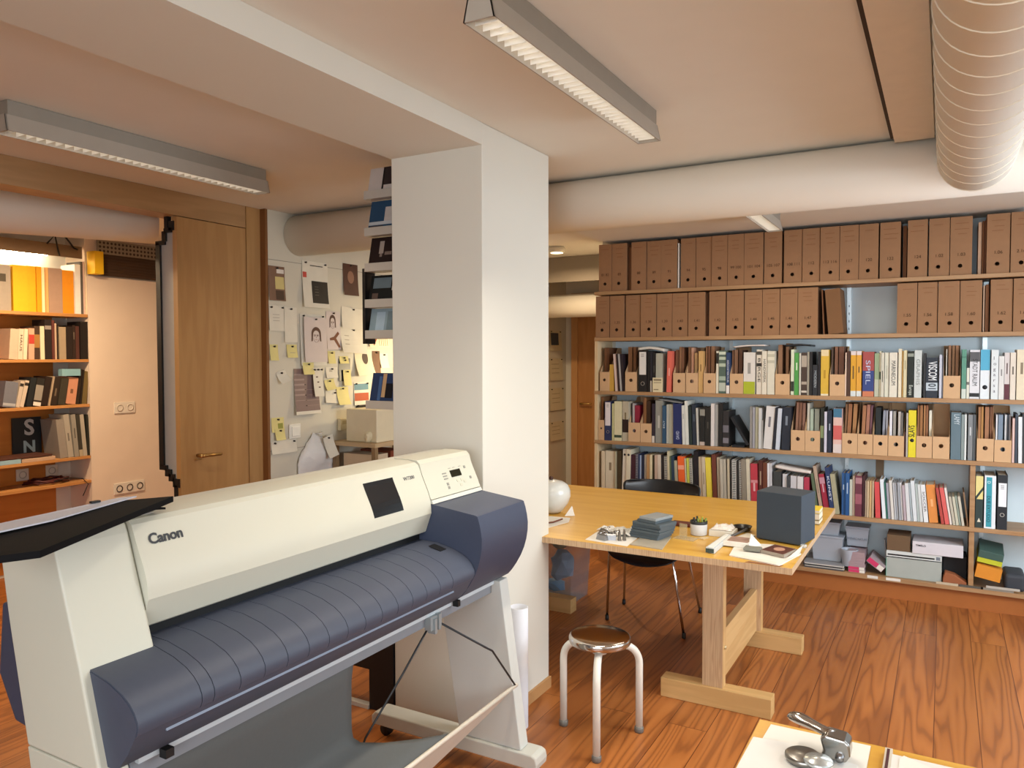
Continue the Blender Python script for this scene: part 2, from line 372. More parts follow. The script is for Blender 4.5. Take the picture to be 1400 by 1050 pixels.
# warm downlights; the left room's is added, unseen, to bring light in
def downlight(x, y, z, label, power, col):
    t = thing('downlight', label, 'ceiling light', (x, y, z))
    bm = nb(); lathe(bm, [(.07,0),(.075,.03),(.06,.05)], (x,y,z)); obj('ring', bm, M('d8d4c8', .4), t)
    bm = nb(); lathe(bm, [(.001,-.001),(.05,-.001),(.05,.002)], (x,y,z)); obj('diffuser', bm, M('fff0d0', .5, emit=6, ecol='ffe6b8'), t)
    area('downlight_glow', (x, y, z-.01), (0,0,-1), .12, .12, power, col, 170)
downlight(-4.5, 2.6, 2.34, 'round downlight in the room behind the header', 40, (1,.74,.46))
downlight(-2.75, 5.62, 2.34, 'round downlight in the far corridor by the bookcase end', 22, WARM)

# ------------------------------------------------------------------ ducts
DUCT = M('e2dacc', .55, scale=3, var=.03)
def duct(name, p0, p1, r, label, ringstep=None, ringmat=None, n=40):
    t = thing(name, label, 'air duct', p0)
    bm = nb(); cyl(bm, p0, p1, r, n=n); obj('pipe', bm, DUCT, t)
    if ringstep:
        p0, p1 = Vector(p0), Vector(p1); L = (p1-p0).length; k = 0; dd = (p1-p0).normalized()
        while k*ringstep < L-.01:
            a = p0 + dd*(.012+k*ringstep)
            bm = nb(); cyl(bm, a, a+dd*.005, r+.0022, n=n); obj('rib', bm, ringmat, t); k += 1
    return t
duct('air_duct', (-3.556, 3.57, 2.262), (1.84, 3.57, 2.262), .1265, 'long white duct running under the ceiling in front of the archive boxes')
RIB = M('e6dcc8', .45)
duct('air_duct', (.095, 3.442, 2.258), (.095, -1.2, 2.258), .1295, 'ribbed white duct at the right edge, ending at the long duct', .137, RIB)
duct('air_duct', (-4.72, 1.4, 2.27), (-3.95, 2.85, 2.27), .118, 'white duct behind the wooden header in the left room')
duct('air_duct', (-3.55, 6.6, 1.98), (-2.31, 6.6, 1.98), .11, 'small cream duct crossing the far corridor')
# perforated ceiling grilles
PERF = perforated_mat()
bm = nb(); box(bm, -3.55, -2.31, 6.2, 6.225, 2.165, 2.385); tag(obj('ventilation_grille', bm, PERF), 'perforated grille panel at the corridor end beside archive boxes', 'grille')
t = thing('ventilation_grille', 'perforated grille with dark slats above the pink wall on the left', 'grille', (-5.28, 3.8, 2.09))
bm = nb(); box(bm, -5.298, -5.285, 3.34, 4.5, 2.245, 2.345); obj('perforated_panel', bm, PERF, t)
bm = nb(); box(bm, -5.299, -5.293, 3.34, 4.5, 2.09, 2.245)
for k in range(7): box(bm, -5.293, -5.285, 3.34, 4.5, 2.10+k*.021, 2.108+k*.021)
obj('slats', bm, M('4a3524', .7), t)
ROW_C=[
 ('M',-2.2,-2.129,0.139,0.0,'','',{}),
 ('F',-2.184,-2.165,0.314,0.0,'7a5236','brown folder',{}),
 ('F',-2.164,-2.149,0.314,0.0,'6b452c','dark brown folder',{}),
 ('B',-2.128,-2.0944,0.194,0.0,'c9a048','tan yellow folder',{}),
 ('B',-2.08,-2.0594,0.27,-0.0189,'d9c3ba','pale pink magazine',{}),
 ('B',-2.058,-2.0464,0.27,-0.0195,'2b1a18','thin black magazine',{}),
 ('B',-2.045,-2.0314,0.27,-0.0201,'b9b3ac','grey white magazine',{}),
 ('B',-2.03,-2.0084,0.27,-0.0207,'2c2228','dark violet magazine',{}),
 ('M',-2.003,-1.917,0.14,0.0,'','',{}),
 ('F',-1.998,-1.969,0.318,0.0,'8a6242','brown folder',{}),
 ('F',-1.959,-1.937,0.318,0.0,'7d5638','brown folder',{}),
 ('N',-1.903,-1.8394,0.29,0.0,'1c1a19','black binder with white label',{'lab': (0.42, 1, 'dedad2'), 'ring': 0.2}),
 ('B',-1.836,-1.8174,0.285,0.0,'1b1918','slim black book',{}),
 ('B',-1.816,-1.8024,0.285,0.0,'26242b','patterned black book',{'bands': [(0.0, 0.28, 'd8d4cb')]}),
 ('B',-1.801,-1.7804,0.28,0.0,'221e1c','dark book',{'m': '55504a'}),
 ('B',-1.776,-1.7284,0.274,0.0,'a9a797','wide beige grey book',{}),
 ('B',-1.697,-1.6634,0.289,0.007,'d96a58','coral red book',{'m': 'e9a79a'}),
 ('M',-1.648,-1.563,0.136,0.0,'','',{}),
 ('F',-1.6448,-1.638,0.295,0.0,'80593e','brown folder',{}),
 ('F',-1.637,-1.624,0.295,0.0,'6a4630','brown folder',{}),
 ('F',-1.619,-1.603,0.315,0.0,'8a6446','brown folder',{}),
 ('F',-1.601,-1.586,0.31,0.0,'775139','brown folder',{}),
 ('M',-1.557,-1.474,0.137,0.0,'','',{}),
 ('F',-1.5538,-1.5478,0.315,0.0,'80593e','brown folder',{}),
 ('F',-1.547,-1.538,0.314,0.0,'8a6446','brown folder',{}),
 ('F',-1.533,-1.516,0.309,0.0,'c79a80','pinkish folder',{}),
 ('F',-1.51,-1.49,0.273,0.0,'c9a877','light tan folder',{}),
 ('B',-1.471,-1.4394,0.288,0.0,'cda468','tan slipcase',{'m': '8a6a40'}),
 ('M',-1.434,-1.353,0.136,0.0,'','',{}),
 ('F',-1.4308,-1.421,0.319,0.0,'8a6446','brown folder',{}),
 ('F',-1.416,-1.4,0.318,0.0,'744d35','brown folder',{}),
 ('F',-1.395,-1.372,0.318,0.0,'8d684c','brown folder',{}),
 ('B',-1.35,-1.3334,0.288,0.0,'ded9c4','slim cream book',{'bands': [(0.7, 0.95, '26241e')]}),
 ('B',-1.331,-1.2844,0.292,0.0,'54665a','green patterned book',{'bands': [(0.9, 0.97, 'c9d2bd'), (0.78, 0.85, 'b8c4ae'), (0.62, 0.7, 'b3bfa9'), (0.05, 0.25, 'b9bfb0'), (0.3, 0.4, '9fb09f')]}),
 ('B',-1.281,-1.2584,0.277,0.0,'2c4266','blue book with white lettering',{'bands': [(0, 0.2, 'e3ded8')], 't': 'ARCHITEKTUR', 'tc': 'd7dbe2'}),
 ('M',-1.255,-1.168,0.135,0.0,'','',{}),
 ('F',-1.2518,-1.241,0.292,0.0,'7a553c','brown folder',{}),
 ('F',-1.236,-1.214,0.292,0.0,'8f6a50','brown folder',{}),
 ('F',-1.207,-1.185,0.292,0.0,'5d3e2b','dark brown folder',{}),
 ('B',-1.166,-1.0914,0.278,0.0,'dad5cd','white box with lime green base',{'bands': [(0, 0.3, 'a9b52c')], 'm': '9a9791'}),
 ('B',-1.083,-1.0494,0.296,0.0,'d9d0c0','white book with black marks',{'bands': [(0.88, 0.96, '4a443c'), (0.62, 0.7, '3a352f')], 't': 'BERGE', 'tc': '2b2722'}),
 ('B',-1.047,-1.0154,0.286,0.0,'ddd6c4','cream book with black lettering',{'t': 'HANDWERK', 'tc': '3a352f'}),
 ('B',-1.012,-0.9664,0.286,0.0,'d8d3c0','wide cream book',{'bands': [(0.86, 0.93, 'bdb9a4'), (0.72, 0.79, 'bdb9a4')]}),
 ('M',-0.961,-0.872,0.136,0.0,'','',{}),
 ('F',-0.952,-0.925,0.324,0.0,'8f6a4e','brown folder',{}),
 ('F',-0.904,-0.886,0.333,0.0,'8a6649','brown folder',{}),
 ('B',-0.865,-0.8454,0.295,0.0,'d3d9be','pale green book',{'bands': [(0.08, 0.3, '2c3428')]}),
 ('B',-0.843,-0.8154,0.273,0.0,'4f9a4a','bright green book',{'m': 'd2e2c4'}),
 ('B',-0.813,-0.8024,0.271,0.0,'c9c7b9','thin white book',{}),
 ('B',-0.801,-0.7664,0.275,0.0,'45362d','dark brown book with white spots',{'bands': [(0.66, 0.93, 'a89c8d'), (0.25, 0.32, 'a89c8d'), (0.06, 0.11, 'c9c0b2')]}),
 ('B',-0.765,-0.7524,0.28,0.0,'b7b5a8','thin grey white book',{}),
 ('B',-0.751,-0.7334,0.28,0.0,'1d1c1d','black book',{}),
 ('B',-0.731,-0.7014,0.196,0.0,'27292e','short black book with grey lettering',{'t': 'MODERN', 'tc': 'aab2b8'}),
 ('B',-0.699,-0.6854,0.28,0.0,'1f1c1e','tall black book',{}),
 ('B',-0.683,-0.6364,0.293,0.0,'d3ac3c','mustard yellow book',{'bands': [(0.86, 1, 'e0cda2'), (0, 0.04, 'e6dcc0')], 'm': 'b08a2c'}),
 ('M',-0.629,-0.541,0.136,0.0,'','',{}),
 ('F',-0.6258,-0.614,0.307,0.0,'4b3a30','dark folder',{}),
 ('F',-0.606,-0.587,0.307,0.0,'7c5641','brown folder',{}),
 ('F',-0.582,-0.552,0.307,0.0,'6e4937','brown folder',{}),
 ('B',-0.54,-0.5324,0.274,0.0,'e3c9b4','thin pale pink book',{}),
 ('B',-0.53,-0.5104,0.283,0.0,'4a2f22','dark brown book',{}),
 ('B',-0.508,-0.4774,0.283,0.0,'d59d2c','orange yellow book',{'bands': [(0.91, 1, 'd9cfd0'), (0, 0.12, 'd3dbdb')], 'm': '6a5230'}),
 ('B',-0.475,-0.4464,0.283,0.0,'da9f38','orange yellow book',{'bands': [(0.91, 1, 'd9cfd0'), (0, 0.12, 'd3dbdb')], 'm': '6a5230'}),
 ('B',-0.44,-0.3754,0.278,0.0,'a04a47','wide red and blue book',{'bands': [(0.12, 0.58, '35457e'), (0, 0.12, 'c67a58')], 't': 'SPIEL', 'tc': 'b9c3dc'}),
 ('B',-0.373,-0.3474,0.269,0.0,'93a583','pale green book',{'bands': [(0, 0.4, 'b9bba6')]}),
 ('B',-0.346,-0.3374,0.282,0.0,'d8d8bf','thin white book',{'bands': [(0.38, 0.55, '3b5540')]}),
 ('B',-0.336,-0.3184,0.273,0.0,'cbc7b6','grey white book',{'m': '4a4a40'}),
 ('B',-0.316,-0.2934,0.273,0.0,'d1cfbd','white book',{'m': 'b3b1a0'}),
 ('B',-0.29,-0.2464,0.273,0.0,'d9d4c4','white book with bold black capitals',{'t': 'MARINECUM', 'tc': '22211f'}),
 ('B',-0.241,-0.2234,0.295,0.0,'dfd6bd','tall cream book',{}),
 ('B',-0.222,-0.2144,0.282,0.0,'b08642','thin ochre book',{}),
 ('B',-0.213,-0.1944,0.286,0.0,'d2c9a5','beige book',{'m': 'a49a78'}),
 ('B',-0.192,-0.1574,0.281,0.0,'1d241e','black green book',{'t': 'Europa', 'tc': 'c9cfc4', 'bands': [(0.88, 0.95, '8f958a')]}),
 ('B',-0.155,-0.1154,0.286,0.0,'c6ccc9','light grey book',{'t': 'GRAPHIS', 'tc': '8d9391'}),
 ('B',-0.105,-0.0934,0.268,0.0,'2a2b2e','slim black book',{}),
 ('B',-0.092,-0.0304,0.242,0.0,'262d38','thick black book with large white lettering',{'t': 'VISCOM', 'tc': 'e0e4e6', 'ts': 0.062, 'bands': [(0.18, 0.38, 'b9c6cf')], 't2': '01'}),
 ('B',-0.023,-0.0094,0.259,0.0,'bfc3d0','slim white grey book',{}),
 ('B',-0.007,-0.0024,0.25,0.0,'6d6f7c','thin grey book',{}),
 ('M',-0.001,0.086,0.134,0.0,'','',{}),
 ('F',0.011,0.017,0.289,0.0,'cabfb0','thin white folder',{}),
 ('F',0.023,0.037,0.311,0.0,'8a6446','brown folder',{}),
 ('F',0.042,0.056,0.311,0.0,'84603f','brown folder',{}),
 ('F',0.06,0.076,0.311,0.0,'8f6746','brown folder',{}),
 ('B',0.092,0.1156,0.289,0.0,'5b917d','teal green book',{'bands': [(0, 0.2, 'c7cfc5'), (0.83, 0.86, '3f6f60')]}),
 ('B',0.118,0.1316,0.181,0.0,'dcd8c8','short white book',{'bands': [(0.45, 0.55, '77746c')]}),
 ('B',0.133,0.1826,0.286,0.0,'d8d8dc','wide white book with black lettering',{'t': 'STADT RAUM', 'tc': '2a2a2c', 'bands': [(0.76, 0.96, '5a5a5c'), (0.04, 0.12, '2a2a2c')]}),
 ('B',0.186,0.2336,0.288,0.0,'dbe2e6','blue and white book',{'bands': [(0.58, 1, '56a9c9')], 'dot': 0.24}),
 ('B',0.239,0.2746,0.286,0.0,'d6dcdc','white book with widely spaced letters',{'t': 'logarsa', 'tc': '5a5660', 'tv': 1}),
 ('B',0.277,0.3026,0.25,0.0,'d4d3cf','white book',{'m': '8a8a88'}),
 ('B',0.304,0.3296,0.27,0.0,'cdc4c0','white book with maroon corner',{'bands': [(0, 0.33, '5d2f38')], 'm': '6a5a58'}),
 ('B',0.332,0.3586,0.27,0.0,'d8cdbd','cream book',{'m': '6a6258'}),
 ('B',0.363,0.4116,0.287,0.0,'dccfb4','thick cream book',{'m': '8a7c66'}),
 ('B',0.414,0.4396,0.262,0.0,'c9c2b6','cream book',{}),
]
ROW_D=[
 ('M',-2.212,-2.166,0.147,0.0,'','',{}),
 ('F',-2.2088,-2.2028,0.313,0.0,'8a5c3a','brown folder',{}),
 ('F',-2.202,-2.192,0.313,0.0,'8f623e','brown folder',{}),
 ('N',-2.162,-2.1114,0.285,0.0,'2a3357','navy binder with white label',{'lab': (0.38, 1, 'e0d8d8'), 'ring': 0.22}),
 ('B',-2.107,-2.0914,0.27,0.0,'c6c28e','thin yellow green book',{}),
 ('B',-2.089,-2.0314,0.287,0.0,'d6cfa9','thick cream book',{'bands': [(0.08, 0.15, '3f4c3a')]}),
 ('B',-2.027,-1.9804,0.288,0.0,'b5ab94','beige book with black band',{'bands': [(0.22, 0.55, '2b1a14')], 'm': '77694c'}),
 ('M',-1.977,-1.889,0.138,0.0,'','',{}),
 ('F',-1.9738,-1.9678,0.271,0.0,'33261f','dark folder',{}),
 ('F',-1.964,-1.948,0.271,0.0,'b3a6a2','pale folder',{}),
 ('F',-1.946,-1.91,0.256,0.0,'8f2238','crimson book',{}),
 ('M',-1.886,-1.804,0.136,0.0,'','',{}),
 ('F',-1.8828,-1.8768,0.31,0.0,'7d5034','brown folder',{}),
 ('F',-1.876,-1.859,0.311,0.0,'9a6c46','brown folder',{}),
 ('F',-1.856,-1.827,0.29,0.0,'4a3220','dark brown folder',{}),
 ('B',-1.801,-1.7804,0.279,0.0,'2f2530','dark violet book',{'bands': [(0, 0.18, 'cfc5b8')]}),
 ('B',-1.778,-1.7274,0.302,0.0,'8c8a80','wide grey book',{'m': 'b9b5aa'}),
 ('B',-1.725,-1.7004,0.267,0.0,'2f4f68','blue book',{'t': 'SYLT', 'tc': 'd5e0e6'}),
 ('B',-1.697,-1.6794,0.276,0.0,'b3b1a4','grey white book',{}),
 ('B',-1.678,-1.6484,0.277,0.0,'a8a592','beige book',{}),
 ('B',-1.645,-1.5854,0.284,-0.0027,'222c5c','wide navy book',{'t': 'DAVID', 'tc': 'c9d2e6'}),
 ('B',-1.579,-1.5584,0.272,-0.0082,'d3d4cc','white book',{'m': '9fa39a'}),
 ('B',-1.556,-1.5344,0.304,-0.011,'d9dad0','tall white book',{}),
 ('B',-1.531,-1.5104,0.271,-0.0124,'27332f','dark green book',{}),
 ('B',-1.508,-1.4804,0.282,-0.01,'28303c','dark blue book',{'m': '55606c'}),
 ('B',-1.477,-1.4644,0.257,-0.01,'c2bfb5','thin white book',{}),
 ('B',-1.46,-1.4244,0.263,0.0,'201f1c','black book with white marks',{'bands': [(0.78, 0.95, '8d8a80'), (0.0, 0.1, 'b9a79a')]}),
 ('B',-1.422,-1.3854,0.265,0.0,'22201c','black book',{'m': '4a463e'}),
 ('B',-1.383,-1.3594,0.291,0.0,'d8d0cb','white book',{}),
 ('B',-1.357,-1.3344,0.286,0.0,'9d9b97','grey book',{}),
 ('B',-1.332,-1.3034,0.292,0.0,'1e1c1b','tall black book',{}),
 ('B',-1.301,-1.2614,0.244,0.0,'2a2727','black patterned book',{'bands': [(0.1, 0.25, '77737a'), (0.4, 0.6, '6a676d')]}),
 ('B',-1.123,-1.1074,0.278,0.0,'8f8b85','grey book',{}),
 ('B',-1.105,-1.0894,0.274,0.0,'9b9aa0','grey book',{}),
 ('B',-1.087,-1.0674,0.275,0.0,'a9a58c','yellowish grey book',{}),
 ('B',-1.065,-1.0464,0.27,0.0,'c9c9c6','white book',{}),
 ('B',-1.045,-1.0374,0.189,0.0,'a4a19a','short grey book',{}),
 ('B',-1.035,-0.9784,0.282,0.019,'d6d3cf','thick white book',{'m': '77757a'}),
 ('B',-0.976,-0.9584,0.274,0.0169,'22242c','black book',{}),
 ('B',-0.956,-0.9314,0.271,0.0151,'c5ccd6','white book',{}),
 ('B',-0.92,-0.8674,0.281,0.0078,'1f2531','wide navy black book',{'m': '77808c'}),
 ('M',-0.859,-0.774,0.134,0.0,'','',{}),
 ('F',-0.845,-0.83,0.31,0.012,'8f6650','brown folder',{}),
 ('F',-0.827,-0.809,0.309,0.012,'7c5540','brown folder',{}),
 ('F',-0.802,-0.785,0.305,0.0078,'8a6452','brown folder',{}),
 ('M',-0.772,-0.683,0.135,0.0,'','',{}),
 ('F',-0.767,-0.753,0.306,0.0,'c9c4b4','white folder',{}),
 ('F',-0.749,-0.729,0.268,0.0,'b3c4b2','pale green folder',{}),
 ('F',-0.722,-0.694,0.269,0.0,'a9b3a8','grey green folder',{}),
 ('B',-0.681,-0.6604,0.283,0.0,'23271f','black green book',{'bands': [(0.32, 0.6, '7c8a60')]}),
 ('B',-0.658,-0.6424,0.26,0.0,'c6c4d2','slim white book',{}),
 ('B',-0.638,-0.6134,0.27,0.0,'22293a','navy book',{'m': 'a9b3c0'}),
 ('B',-0.605,-0.5544,0.282,0.0,'d8b4a9','red white and blue book',{'bands': [(0.8, 1, '3f6f8c'), (0.3, 0.62, 'c9605c'), (0.0, 0.2, 'd6c8c2')]}),
 ('M',-0.552,-0.464,0.129,0.0,'','',{}),
 ('F',-0.5488,-0.537,0.307,0.012,'7c5a3c','brown folder',{}),
 ('F',-0.533,-0.511,0.308,0.012,'94633f','brown folder',{}),
 ('F',-0.503,-0.482,0.309,0.012,'a27448','light brown folder',{}),
 ('M',-0.462,-0.377,0.128,0.0,'','',{}),
 ('F',-0.45,-0.43,0.301,0.012,'a3704c','brown folder',{}),
 ('F',-0.426,-0.407,0.306,0.012,'a4705a','reddish brown folder',{}),
 ('F',-0.404,-0.392,0.302,0.0118,'6e4850','purplish folder',{}),
 ('M',-0.374,-0.293,0.126,0.0,'','',{}),
 ('F',-0.365,-0.335,0.29,0.0,'1b2223','black folder',{}),
 ('F',-0.331,-0.317,0.273,0.009,'8d93a0','striped grey folder',{}),
 ('F',-0.309,-0.299,0.273,0.0028,'9a9ca4','grey folder',{}),
 ('M',-0.29,-0.204,0.126,0.0,'','',{}),
 ('F',-0.2868,-0.272,0.27,0.0,'dcdce2','white folder',{}),
 ('F',-0.267,-0.252,0.27,0.0,'a6a299','grey folder',{}),
 ('F',-0.239,-0.225,0.267,0.0,'d8d8d6','white folder',{}),
 ('F',-0.223,-0.212,0.263,0.0,'8f9296','grey folder',{}),
 ('B',-0.202,-0.1944,0.155,0.0,'4a1d1c','thin maroon book',{}),
 ('B',-0.193,-0.1834,0.267,0.0,'b5aea6','slim grey book',{}),
 ('B',-0.181,-0.1404,0.285,0.0,'dccc28','bright yellow book with black lettering',{'t': 'SLAVS', 'tc': '2a2814', 'ts': 0.045, 'dot': 0.36}),
 ('M',-0.138,-0.054,0.131,0.0,'','',{}),
 ('F',-0.134,-0.124,0.31,0.0,'8a5c3a','brown folder',{}),
 ('F',-0.121,-0.106,0.311,0.0,'9a693f','brown folder',{}),
 ('F',-0.101,-0.091,0.311,0.0,'a8774a','light brown folder',{}),
 ('F',-0.089,-0.077,0.312,0.0,'8a5a38','brown folder',{}),
 ('F',-0.072,-0.058,0.281,0.0,'ddd9c9','white folder',{}),
 ('M',-0.051,0.037,0.132,0.0,'','',{}),
 ('B',0.043,0.0946,0.28,0.0,'5f747e','thick slate blue book',{'t': 'LAMY', 'tc': 'c6d2d8'}),
 ('B',0.096,0.1116,0.268,0.0,'82908f','grey green book',{}),
 ('B',0.113,0.1226,0.269,0.0,'d8dedc','thin white book',{}),
 ('B',0.13,0.1536,0.269,0.0,'7d8184','grey book',{'m': 'c6cacc'}),
 ('B',0.155,0.1696,0.27,0.0,'54585a','dark grey book',{}),
 ('M',0.175,0.259,0.132,0.0,'','',{}),
 ('F',0.182,0.194,0.311,0.0,'a8754c','brown folder',{}),
 ('F',0.196,0.208,0.312,0.0,'b07f45','light brown folder',{}),
 ('F',0.215,0.236,0.312,0.0,'a06f4d','brown folder',{}),
 ('F',0.24,0.249,0.313,0.0,'7a5034','brown folder',{}),
 ('F',0.251,0.2558,0.313,0,'9a6a48','brown folder',{}),
 ('M',0.262,0.345,0.128,0.0,'','',{}),
 ('F',0.27,0.278,0.267,0.0,'d8dade','thin white folder',{}),
 ('F',0.281,0.305,0.268,0.0,'77889a','blue grey folder',{}),
 ('F',0.313,0.323,0.268,0.0,'dbe2e8','white folder',{}),
 ('F',0.324,0.334,0.269,0.0,'3f4a58','dark blue folder',{}),
 ('F',0.335,0.3418,0.269,0,'a3a8b4','grey folder',{}),
 ('B',0.349,0.3606,0.256,0.0,'d6b8b0','slim pink book',{}),
 ('B',0.362,0.3746,0.282,0.0,'3a4450','dark blue book',{}),
 ('B',0.379,0.3976,0.265,-0.0036,'d9dee0','white book',{}),
 ('B',0.4,0.4326,0.283,-0.0056,'333538','dark grey book',{}),
]
